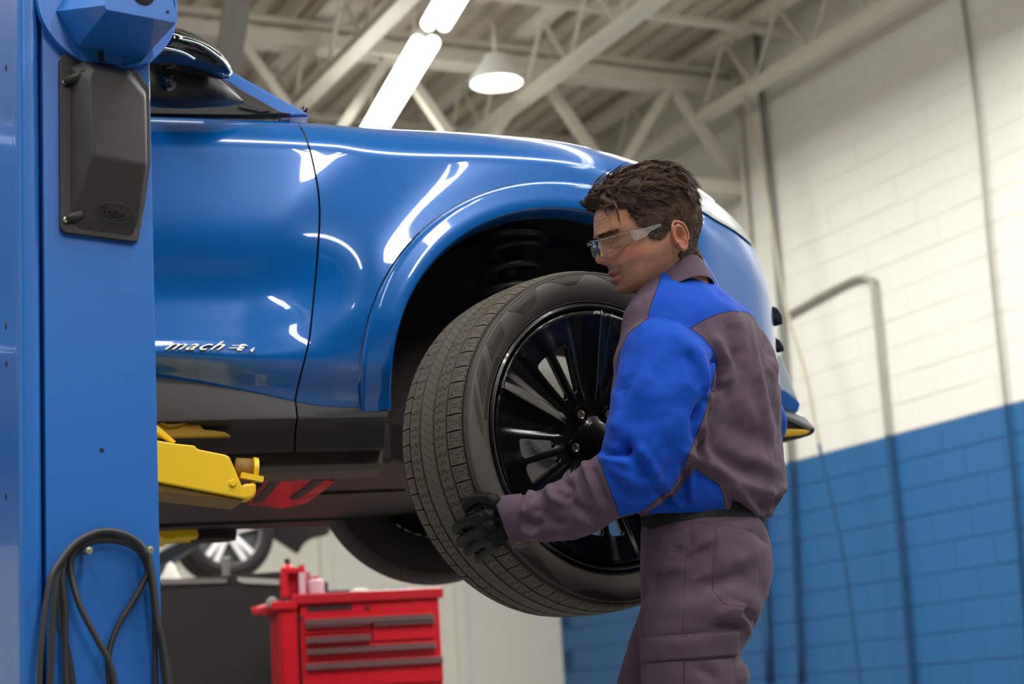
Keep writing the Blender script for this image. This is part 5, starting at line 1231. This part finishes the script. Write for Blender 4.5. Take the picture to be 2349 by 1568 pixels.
pc = (pa+pb)/2; vdir = nrm(pb-pa); odir = nrm(np.cross(vdir, wr-pc))
palm = loftrings([(wr+(wr-pc)*.35, vdir*.027, odir*.021), (wr, vdir*.030, odir*.022), ((wr*.6+pc*.4), vdir*.037, odir*.021), ((wr*.25+pc*.75), vdir*.041, odir*.018), (pc+(pc-wr)*.12, vdir*.040, odir*.0145)], 32, 4, 2.4)
thm = tubedata(spline([wr-vdir*.008, P(1152, 1172, 3.518), P(1136, 1152, 3.504)], 5), [.021]*6+[.016]*5, 14)
gl_me = remesh([palm, thm]+fl_l, .0022, 3)
c4g = lambda l: [(1000+x/4.48, 980+y/4.48) for x, y in l]
folds(gl_me, [(c4g([(440, 790), (480, 840), (440, 900)]), -2.5, 5), (c4g([(300, 960), (330, 1060)]), -1.2, 3), (c4g([(560, 700), (580, 800), (600, 900)]), 1.0, 3), (c4g([(520, 720), (540, 800), (570, 900)]), -1.0, 3), (c4g([(480, 760), (510, 850), (560, 930)]), 1.0, 3), (c4g([(440, 900), (520, 960), (590, 980)]), 1.2, 5), (c4g([(400, 1080), (470, 1060), (540, 1080)]), 1.0, 5)], 1.0)
link('glove', gl_me, M_glove, man, True)
# the far hand, gloved, on the other side of the tyre
fh = P(1475, 1092, 3.94)
fp = [loftrings([(fh, ZZ*.03, FT*.022), (fh-RT*.05, ZZ*.042, FT*.019), (fh-RT*.10, ZZ*.040, FT*.014)], 20, 4, 2.3)]
for j in range(4): a = fh-RT*.095+ZZ*(.030-.020*j); fp.append(tubedata(spline([a, a-RT*.035, a-RT*.06-FT*.02, a-RT*.07-FT*.04], 4), .0095, 10))
fp.append(tubedata(spline([fh-RT*.02+ZZ*.03, fh-RT*.05+ZZ*.055-FT*.01, fh-RT*.07+ZZ*.06-FT*.03], 4), .011, 10))
link('glove', remesh(fp, .0032, 3), M_glove, man, True)
# ---------------------------------------------------------------- door mirror, pillar, badge
def cqp(pix, v): return [cq(x, y, v) for x, y in pix]
M_house = mat('mirror_housing_black', (22, 21, 21), .42, bump=.15)
prism('windscreen_pillar', cqp([(430, 120), (505, 150), (532, 163), (700, 256), (712, 266), (640, 268), (520, 190), (420, 160)], -.16), CNn*-.05, M_car, car, .006)
prism('pillar_trim', cqp([(470, 165), (528, 190), (655, 262), (560, 262), (470, 220)], -.145), CNn*-.04, M_plas, car, .003)
prism('side_window', cqp([(200, 160), (470, 175), (560, 252), (200, 252)], -.16), CNn*-.008, M_glassd, car)
prism('window_belt_trim', cqp([(150, 241), (560, 243), (668, 260), (560, 264), (150, 258)], -.125), CNn*-.03, M_plas, car, .002)
prism('quarter_trim', cqp([(548, 238), (566, 232), (622, 254), (600, 258), (548, 247)], -.12), CNn*-.012, M_plas, car, .002)
# the roof side behind, mostly hidden by the column
prism('roof_rail', cqp([(150, -40), (300, 30), (430, 120), (420, 160), (290, 75), (150, 20)], -.17), CNn*-.06, M_car, car, .006)
lathe('washer_nozzle', cq(697, 254, -.2), nrm(CD*.6+ZZ), [(0, .012), (.007, .010), (.009, 0), (.008, -.01)], M_gloss, car, 14)
def loftpx(name, secs, m, parent, seg=32, ex=2.2, vox=None):
    """sections given as (x, y_top, y_bottom, v, thickness): flattened shell along the car side"""
    rg = []
    for x, y0, y1, v, th in secs:
        a = cq(x, y0, v); b = cq(x, y1, v); rg.append(((a+b)/2, (b-a)/2, CNn*th))
    V, Fc = loftrings(rg, seg, 5, ex); o = mesh(name, V, Fc, m, parent, True); fixn(o); return o
loftpx('mirror_arm', [(330, 150, 236, .03, .05), (360, 132, 240, .04, .06), (400, 138, 242, .04, .06), (440, 152, 243, .03, .055), (480, 170, 241, .02, .045), (515, 196, 240, 0, .035), (540, 218, 238, -.03, .022), (556, 231, 237, -.06, .008)], M_house, car, ex=2.6)
M_mgl = mat('mirror_shell_gloss', (9, 12, 18), .07, coat=1)
loftpx('mirror_shell', [(335, 90, 150, .15, .06), (365, 82, 150, .15, .075), (400, 84, 152, .15, .08), (440, 96, 158, .14, .075), (475, 112, 166, .13, .065), (505, 132, 174, .12, .05), (524, 152, 176, .11, .03), (532, 163, 174, .105, .010)], M_mgl, car, ex=2.4)
loftpx('mirror_cap', [(340, 66, 100, .13, .05), (370, 72, 104, .13, .06), (410, 80, 104, .12, .06), (450, 92, 116, .11, .05), (490, 112, 132, .10, .035), (510, 128, 140, .10, .015)], M_house, car, ex=2.2)
M_hilite = mat('highlight_pale', (200, 215, 208), .2, metal=.8)  # pale beads that build the housing's edge highlights into the shape
tube('mirror_highlight', [cq(x, y, .225) for x, y in [p[:2] for p in spline([(373, 104, 0), (377, 96, 0), (397, 89, 0), (420, 91, 0), (455, 100, 0), (485, 117, 0), (510, 137, 0), (526, 157, 0), (530, 168, 0), (526, 176, 0)], 5)]], .0022, M_hilite, car, 8)
tube('mirror_highlight', [cq(x, y, .228) for x, y in [p[:2] for p in spline([(340, 108, 0), (380, 111, 0), (420, 121, 0), (447, 136, 0)], 5)]], .0030, M_hilite, car, 8)
tube('arm_bead', [cq(x, y, .055-.11*max(0, (x-450)/100)) for x, y in [p[:2] for p in spline([(345, 133, 0), (400, 142, 0), (450, 156, 0), (500, 177, 0), (530, 205, 0), (552, 228, 0), (558, 234, 0)], 5)]], .0035, M_plas, car, 8)
lathe('mirror_camera', cq(386, 191, .095), nrm(CNn-ZZ*.4), [(0, .002), (.006, .004), (.010, .006), (.018, .004), (.022, -.004)], M_gloss, car, 20)
# badge
Bdr = bvh(door)
def ondoor(x, y):
    d = nrm(ray(x, y)); h, nn, i, ds = Bdr.ray_cast(Vector(CAM), Vector(d)); return np.array(h)
b0, b1, b2 = ondoor(374, 804), ondoor(560, 806), ondoor(430, 782)
bex_ = nrm(b1-b0); bey_ = nrm((b2-b0)-bex_*((b2-b0)@bex_)); bno = np.cross(bex_, bey_); bno = bno if bno@CNn > 0 else -bno
ob = b0+bno*.004
M_badge = mat('badge_chrome', (205, 200, 186), .28, metal=.6); M_bb = mat('badge_bright', (240, 240, 232), .3, metal=.3)
text('badge_letters', 'mach', ob, bex_, bey_, .033, .0026, M_badge, car, .75, 1.12, sx=1.62)
text('badge_letters', 'E', ob+bex_*.158, bex_, bey_, .0225, .0026, M_bb, car, .5, 1.2, sx=1.25)
for u_, w_ in ((.150, .0125), (.143, .0060)): beam('badge_bar', ob+bex_*u_+bey_*w_+bno*.001, ob+bex_*(u_+.034)+bey_*w_+bno*.001, .003, .0022, M_bb, car)
text('badge_letters', '4', ob+bex_*.186-bey_*.005, bex_, bey_, .018, .0026, M_badge, car, .5)
# ---- nose details seen past the man
M_bar = mat('bumper_silver', (176, 182, 184), .3, coat=.6)
# ---------------------------------------------------------------- lift arms
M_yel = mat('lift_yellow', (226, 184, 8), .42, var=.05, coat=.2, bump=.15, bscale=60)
M_yeld = mat('lift_yellow_brown', (120, 88, 22), .6, var=.3, vscale=14)  # darker brownish yellow, uneven in tone
M_rub = mat('pad_rubber', (22, 19, 16), .85)
an = nrm([.30, -.95, 0]); p0 = P(450, 1075, 3.72)
def ap(x, y, off=0): return onp(x, y, p0+an*off, an)
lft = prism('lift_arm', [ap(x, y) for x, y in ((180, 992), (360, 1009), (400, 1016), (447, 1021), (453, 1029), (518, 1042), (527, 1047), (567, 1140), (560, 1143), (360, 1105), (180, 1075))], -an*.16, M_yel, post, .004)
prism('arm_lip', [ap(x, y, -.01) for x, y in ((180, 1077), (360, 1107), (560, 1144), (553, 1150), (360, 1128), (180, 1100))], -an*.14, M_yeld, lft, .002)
prism('gusset', [ap(x, y, -.03) for x, y in ((330, 960), (361, 975), (404, 1012), (396, 1016), (361, 992), (330, 980))], -an*.02, M_yel, lft, .001)
lathe('arm_bolt', ap(534, 1108, .0), an, [(0, .006), (.006, .006), (.0075, .004), (.0085, 0)], M_yel, lft, 12)
prism('arm_tip', [ap(x, y, -.04) for x, y in ((560, 1108), (588, 1106), (589, 1128), (582, 1141), (560, 1146), (548, 1120))], -an*.06, M_yel, lft, .006)
beam('stop_bar', ap(552, 1090, -.05), ap(603, 1100, -.05), .02, .012, M_yel, lft)
tube('screw_post', [ap(541, 1075, -.08), ap(582, 1077, -.08)], .024, M_yeld, lft, 18)
lathe('screw_collar', ap(586, 1078, -.08), nrm(ap(586, 1078, -.08)-ap(541, 1075, -.08)), [(0, .004), (.027, .004), (.028, -.006), (.020, -.008)], M_yel, lft, 20)
# farther arm: its shade painted in as a dimmer yellow, above and behind, with lifting pad
p1 = P(430, 970, 3.93)
def bpx(x, y, off=0): return onp(x, y, p1+an*off, an)
lf2 = prism('arm_bracket', [bpx(x, y) for x, y in ((180, 930), (360, 938), (405, 938), (437, 950), (458, 972), (468, 984), (515, 989), (532, 1000), (360, 1003), (180, 1003))], -an*.02, mat('lift_yellow_shaded', (150, 118, 14), .5, var=.2), post, .003)
tube('bracket_rib', [bpx(x, y, .003) for x, y in [p[:2] for p in spline([(362, 962, 0), (385, 976, 0), (415, 972, 0), (432, 960, 0)], 4)]], .006, M_yeld, lf2, 8)
# arms of the lift post on the far side
lf3 = thing('far_lift', P(420, 1210, 5.4), 'worn yellow swing arm of the far side lift, low under the car', 'lift')
p2 = P(420, 1210, 5.4)
def dpx(x, y, off=0): return onp(x, y, p2+an*off, an)
prism('arm_box', [dpx(x, y) for x, y in ((300, 1185), (369, 1190), (392, 1192), (396, 1208), (466, 1202), (468, 1234), (404, 1238), (384, 1242), (365, 1236), (300, 1220))], -an*.10, M_yel, lf3, .01)
prism('arm_elbow', [dpx(x, y, -.2) for x, y in ((340, 1205), (366, 1210), (388, 1246), (366, 1250), (340, 1240))], -an*.08, M_yel, lf3, .01)
tube('pad_post', [dpx(430, 1188, -.05), dpx(505, 1188, -.05)], .045, mat('rusty_post', (72, 44, 20), .7, var=.3), lf3, 18)
lathe('post_ring', dpx(505, 1188, -.05), nrm(dpx(505, 1188)-dpx(430, 1188)), [(.02, .008), (.05, .008), (.05, -.008), (.02, -.008)], M_yel, lf3, 20)
lathe('pad_rubber', dpx(488, 1206, -.05), ZZ, [(0, .02), (.07, .02), (.075, 0), (.07, -.045), (0, -.045)], M_rub, lf3, 24)
# ---------------------------------------------------------------- bench, tool trolley and another car's wheel
M_panel = mat('black_bench_panel', (28, 27, 28), .7, var=.08)
M_alu = mat('bench_edge_alu', (176, 178, 172), .35, metal=.5)
bn_ = nrm([-.10, -1, 0]); be = nrm(np.cross(ZZ, bn_)); be = be if be[0] > 0 else -be; d0 = 7.6
bp_ = P(500, 1340, d0)
def bx(x, y, off=0): return onp(x, y, bp_+bn_*off, bn_)
bench = thing('workbench', hor(bx(500, 1340), 0), 'black fronted workbench with a pale metal top edge', 'bench')
ztop = bx(500, 1342)[2]
l_, r__ = bx(150, 1342), bx(668, 1342)
prism('front_panel', [hor(l_, 0), hor(r__, 0), hor(r__, ztop), hor(l_, ztop)], -bn_*.7, M_panel, bench)
prism('bench_top', [hor(l_, ztop), hor(r__, ztop), hor(r__, ztop+.04), hor(l_, ztop+.04)], -bn_*.75, M_panel, bench, .004)
prism('top_edge', [bx(x, y, .01) for x, y in ((368, 1327), (520, 1326), (520, 1336), (368, 1340))], -bn_*.02, mat('edge_grey', (110, 108, 104), .5), bench)
prism('top_edge', [bx(x, y, .012) for x, y in ((545, 1323), (640, 1328), (640, 1341), (560, 1337), (545, 1332))], -bn_*.03, M_alu, bench)
# red trolley
tn = nrm([.22, -1, 0]); te = nrm(np.cross(ZZ, tn)); te = te if te[0] > 0 else -te; tp0 = P(820, 1400, 6.9)
M_red = mat('trolley_red', (205, 18, 34), .35, coat=.4, var=.04); M_redd = mat('trolley_red_tray', (180, 14, 28), .4, coat=.3); M_han = mat('drawer_pull_dark', (74, 46, 46), .4, metal=.3)
def tx(x, y, off=0): return onp(x, y, tp0+tn*off, tn)
trl = thing('tool_trolley', hor(tx(820, 1400), 0), 'red tool trolley with drawers standing below the raised car', 'trolley')
zT = tx(820, 1368)[2]; L0, L1 = tx(697, 1400), tx(1008, 1400); L0 = tx(688, 1400)
def tv(s, z, off=0): # s 0..1 across the front
    q = L0+(L1-L0)*s; q = np.array(q+tn*off); q[2] = z; return q
wT = np.linalg.norm(L1-L0)
def px_z(y, x=850): return tx(x, y)[2]
dp_ = .46
prism('body', [tv(0, .12), tv(1, .12), tv(1, zT-.02), tv(0, zT-.02)], -tn*dp_, M_red, trl, .006)
prism('top_tray', [tv(-.05, zT-.02, .02), tv(1.03, zT-.02, .02), tv(1.03, zT+.02, .02), tv(-.05, zT+.02, .02)], -tn*(dp_+.04), M_redd, trl, .006)
prism('left_upright', [tv(-.145, .12, 0), tv(-.02, .12, 0), tv(-.02, zT-.03, 0), tv(-.145, zT-.03, 0)], -tn*.03, M_red, trl, .005)
prism('side_panel', [tv(-.15, .12, 0), tv(-.13, .12, 0), tv(-.13, zT-.03, 0), tv(-.15, zT-.03, 0)], -tn*dp_, M_redd, trl)
prism('side_shelf', [tv(-.20, zT-.035, .02), tv(-.02, zT-.035, .02), tv(-.02, zT-.005, .02), tv(-.20, zT-.005, .02)], -tn*dp_, M_red, trl, .004)
tube('push_handle', [tv(-.33, zT-.035, -.05), tv(-.18, zT-.02, -.05), tv(-.12, zT-.01, -.05)], .018, M_red, trl, 12)
lathe('handle_boss', tv(-.19, zT-.005, -.02), tn, [(0, .02), (.018, .018), (.022, 0), (.022, -.03)], M_alu, trl, 16)
for k, (y, s) in enumerate(((1392, -.10), (1480, -.11))): lathe('corner_knob', tv(.0, zT-.07-.0*k, .001) if k == 0 else tv(.48, zT-.045, .001), tn, [(0, .006), (.008, .005), (.010, 0)], M_han, trl, 12)
def drawer(s0, s1, y0, y1, pull=None):
    za, zb_ = px_z(y0), px_z(y1); f = prism('drawer', [tv(s0, zb_, .012), tv(s1, zb_, .012), tv(s1, za, .012), tv(s0, za, .012)], -tn*.012, M_red, trl, .003)
    h_ = prism('drawer_pull', [tv(s0, za-.028, .034), tv(s1, za-.028, .034), tv(s1, za-.004, .022), tv(s0, za-.004, .022)], -tn*.022, M_han, f, .003); return f
drawer(.03, .955, 1412, 1415)
drawer(.03, .49, 1417, 1447); drawer(.03, .49, 1452, 1474); drawer(.51, .955, 1420, 1470); drawer(.03, .955, 1478, 1505); drawer(.02, 1.0, 1512, 1570)
prism('top_slot', [tv(.05, px_z(1396), .002), tv(.37, px_z(1396), .002), tv(.37, px_z(1382), .002), tv(.05, px_z(1382), .002)], -tn*.004, M_han, trl, .001)
# things on the trolley
def can(label, s, off, r, h, m, capm, neck=True, kind='spray_bottle', cat='bottle'):
    b = tv(s, zT+.02, off); t = thing(kind, b, label, cat, None)
    lathe('bottle_body', b, ZZ, [(0, 0), (r, 0), (r, h*.72), (r*.7, h*.82), (r*.32, h*.86), (r*.32, h*.9), (0, h*.9)], m, t, 20)
    lathe('bottle_cap', b+ZZ*h*.88, ZZ, [(0, 0), (r*.4, 0), (r*.36, h*.12), (0, h*.13)], capm, t, 14)
M_orr = mat('red_bottle', (214, 44, 34), .35, coat=.3); M_blk2 = mat('cap_black', (24, 24, 26), .5); M_pink = mat('pink_label', (216, 176, 190), .5)
can('tall orange red bottle with a black cap on the trolley, leftmost', -.055, -.14, .030, .150, M_orr, M_blk2)
can('dark red squat bottle on the trolley behind the pale one', .05, -.16, .034, .125, mat('dark_red_bottle', (150, 18, 24), .4), M_redd)
can('small pale pink labelled tub on the trolley top', .13, -.05, .032, .070, M_pink, M_orr)
rk = thing('tool_rack', tv(-.03, zT+.02, -.04), 'small red open rack at the left end of the trolley top', 'rack')
for s in (-.12, .005): prism('rack_side', [tv(s, zT+.015, -.02), tv(s+.045, zT+.015, -.02), tv(s+.045, zT+.115, -.02), tv(s, zT+.115, -.02)], -tn*.02, M_red if s < 0 else M_pink, rk, .003)
prism('rack_top', [tv(-.12, zT+.105, -.018), tv(.05, zT+.105, -.018), tv(.05, zT+.125, -.018), tv(-.12, zT+.125, -.018)], -tn*.06, M_red, rk, .003)
prism('rack_back', [tv(-.12, zT+.02, -.08), tv(.05, zT+.02, -.08), tv(.05, zT+.11, -.08), tv(-.12, zT+.11, -.08)], -tn*.01, M_redd, rk)
o = prism('rag', [tv(.38, zT+.02, .0), tv(.50, zT+.02, .0), tv(.49, zT+.034, -.02), tv(.40, zT+.036, -.02)], -tn*.10, mat('rag_white', (200, 196, 190), .9), None, .006); tag(o, 'crumpled white rag on the middle of the trolley top', 'rag')
o = tube('dark_bar_tool', [tv(.14, zT+.028, -.1), tv(.38, zT+.03, -.1)], .008, M_blk2); tag(o, 'dark bar tool lying across the trolley top', 'tool')
o = prism('paper_pad', [tv(.66, zT+.02, -.03), tv(.78, zT+.02, -.03), tv(.78, zT+.028, -.03), tv(.66, zT+.028, -.03)], -tn*.15, mat('paper_blue', (150, 170, 200), .8)); tag(o, 'thin bluish paper pad near the right end of the trolley', 'paper')
# wheel of another car far behind, alloy
M_alloy = mat('alloy_silver', (215, 215, 215), .35, metal=.3)
oc_ = thing('distant_car', P(560, 1150, 11.4), 'dark raised car far behind, with a silver alloy wheel', 'car')
oc = P(515, 1222, 11.0); on_ = nrm([.45, -.9, 0]); oe = np.array([-on_[1], on_[0], 0])
ow = lathe('wheel', oc, on_, [(.205, .10), (.24, .115), (.285, .10), (.30, .05), (.30, -.12), (.2, -.12)], bpy.data.materials['tyre_dark'], oc_, 48)
lathe('rim', oc, on_, [(.208, .10), (.20, .09), (.195, .0), (0, -.02)], mat('rim_shade', (120, 120, 124), .5), ow, 48)
for k in range(5):
    a = math.radians(20+72*k); d = oe*math.cos(a)+ZZ*math.sin(a); s_ = -oe*math.sin(a)+ZZ*math.cos(a)
    prism('spoke', [oc+on_*.07+d*.02-s_*.03, oc+on_*.09+d*.2-s_*.05, oc+on_*.09+d*.2-s_*.012, oc+on_*.08+d*.09, oc+on_*.09+d*.2+s_*.012, oc+on_*.09+d*.2+s_*.05, oc+on_*.07+d*.02+s_*.03], -on_*.03, M_alloy, ow, .004)
lathe('hub_cap', oc+on_*.06, on_, [(0, .03), (.03, .028), (.035, 0)], M_gloss, ow, 20)
prism('body_underside', [P(x, y, 11.3) for x, y in ((200, 1080), (740, 1080), (705, 1185), (660, 1195), (640, 1210), (628, 1235), (610, 1225), (600, 1180), (560, 1160), (300, 1150))], np.array([0, 1.2, 0]), mat('distant_dark', (44, 38, 36), .7), oc_, .02)
prism('exhaust_box', [P(x, y, 11.1) for x, y in ((655, 1160), (700, 1165), (705, 1186), (672, 1190))], np.array([0, .3, 0]), mat('distant_grey', (90, 90, 92), .6), oc_, .02)
for (a, b, w_) in (((300, 1345), (440, 1235), .10), ((330, 1300), (530, 1195), .05)):
    o = beam('lift_strut', P(*a, 9.5)+(P(*a, 9.5)-P(*b, 9.8))*1.9, P(*b, 9.8), w_, .08, mat('strut_blue_grey', (84, 86, 98), .5)) if w_ > .07 else beam('lift_strut', P(*a, 9.4)+(P(*a, 9.4)-P(*b, 9.7))*2.4, P(*b, 9.7), w_, .06, M_gap)
    tag(o, 'slanted grey strut reaching up behind the hoses' if w_ > .07 else 'thin dark slanted strut above the grey one', 'strut')
o = beam('stand_post', P(519, 1278, 7.95), hor(P(519, 1352, 7.95), ztop+.04), .03, .03, M_alu); tag(o, 'short pale upright post standing on the bench top', 'post')
o = lathe('white_cone', hor(P(392, 1335, 8.0), ztop+.04), ZZ, [(.06, 0), (.05, .03), (.015, .10), (0, .11)], mat('cone_white', (214, 208, 200), .6), None, 24); tag(o, 'blurred white cone shaped object at the left end of the bench', 'cone')

# ---- headlamp, streak trims and lower bumper seen past the man, laid on the body
Bfd = bvh(fend)
def drapestrip(name, top, bot, B, m, parent, off=.003, nu=30, nv=14, th=0):
    ev = lambda pl, u: np.array([np.interp(u, np.linspace(0, 1, len(pl)), [p[k] for p in pl]) for k in (0, 1)])
    top = [p[:2] for p in spline([(x, y, 0) for x, y in top], 6)]; bot = [p[:2] for p in spline([(x, y, 0) for x, y in bot], 6)]; Pm = np.full((nv, nu, 3), np.nan)
    for j in range(nv):
        for i in range(nu):
            p = ev(top, i/(nu-1))*(1-j/(nv-1))+ev(bot, i/(nu-1))*(j/(nv-1)); dr = nrm(ray(*p)); h, nn, k, ds = B.ray_cast(Vector(CAM), Vector(dr))
            if h is not None: nn = np.array(nn); nn = nn if nn@dr < 0 else -nn; Pm[j, i] = np.array(h)+nn*off
    V = []; vid = {}; Fc = []
    for j in range(nv-1):
        for i in range(nu-1):
            q = [(j, i), (j, i+1), (j+1, i+1), (j+1, i)]
            if any(np.isnan(Pm[a]).any() for a in q): continue
            if max(np.linalg.norm(Pm[q[a]]-Pm[q[a-1]]) for a in range(4)) > .12: continue
            for a in q:
                if a not in vid: vid[a] = len(V); V.append(Pm[a])
            Fc.append(tuple(vid[a] for a in q))
    if Fc: return mesh(name, V, Fc, m, parent, True)
M_lamp = mat('headlamp_lens', (112, 118, 116), .42, coat=.15)
drapestrip('headlamp_surround', [(1540, 392), (1600, 428), (1650, 463), (1692, 505), (1735, 566)], [(1540, 408), (1590, 440), (1645, 476), (1690, 518), (1734, 578)], Bfd, M_gloss, car, .002)
drapestrip('headlamp', [(1540, 404), (1590, 436), (1645, 472), (1688, 512), (1738, 572)], [(1540, 455), (1592, 476), (1640, 506), (1685, 532), (1734, 572)], Bfd, M_lamp, car, .004)

def slab(name, pix, d, m, dep=.5, bev=.006):
    return prism(name, [P(x, y, d) for x, y in pix], CD*-.15+CNn*-dep, m, car, bev)
slab('bumper_lip', [(1700, 925), (1800, 938), (1842, 958), (1868, 978), (1873, 986), (1866, 996), (1840, 1004), (1800, 1011), (1700, 1022)], 4.62, M_plas, .5, .01)
slab('lip_top_band', [(1700, 918), (1800, 934), (1846, 954), (1872, 982), (1862, 980), (1830, 964), (1798, 952), (1700, 940)], 4.60, M_bar, .5, .003)
slab('lip_marker_strip', [(1700, 984), (1803, 982), (1850, 984), (1864, 988), (1850, 996), (1803, 1000), (1700, 1000)], 4.605, mat('marker_yellow', (200, 158, 12), .5), .3, .004)
slab('bumper_corner', [(1740, 880), (1800, 892), (1838, 924), (1832, 946), (1798, 938), (1740, 930)], 4.59, M_car, .5, .006)
slab('bumper_face', [(1760, 800), (1793, 812), (1808, 850), (1822, 890), (1836, 924), (1800, 900), (1760, 880)], 4.66, M_bar, .4, .006)
slab('grille_slot', [(1772, 700), (1784, 706), (1795, 724), (1797, 744), (1788, 738), (1772, 730)], 4.5, M_gap, .3, .003)
slab('grille_slot', [(1776, 770), (1790, 780), (1799, 795), (1800, 806), (1788, 800), (1776, 796)], 4.52, M_gap, .3, .003)
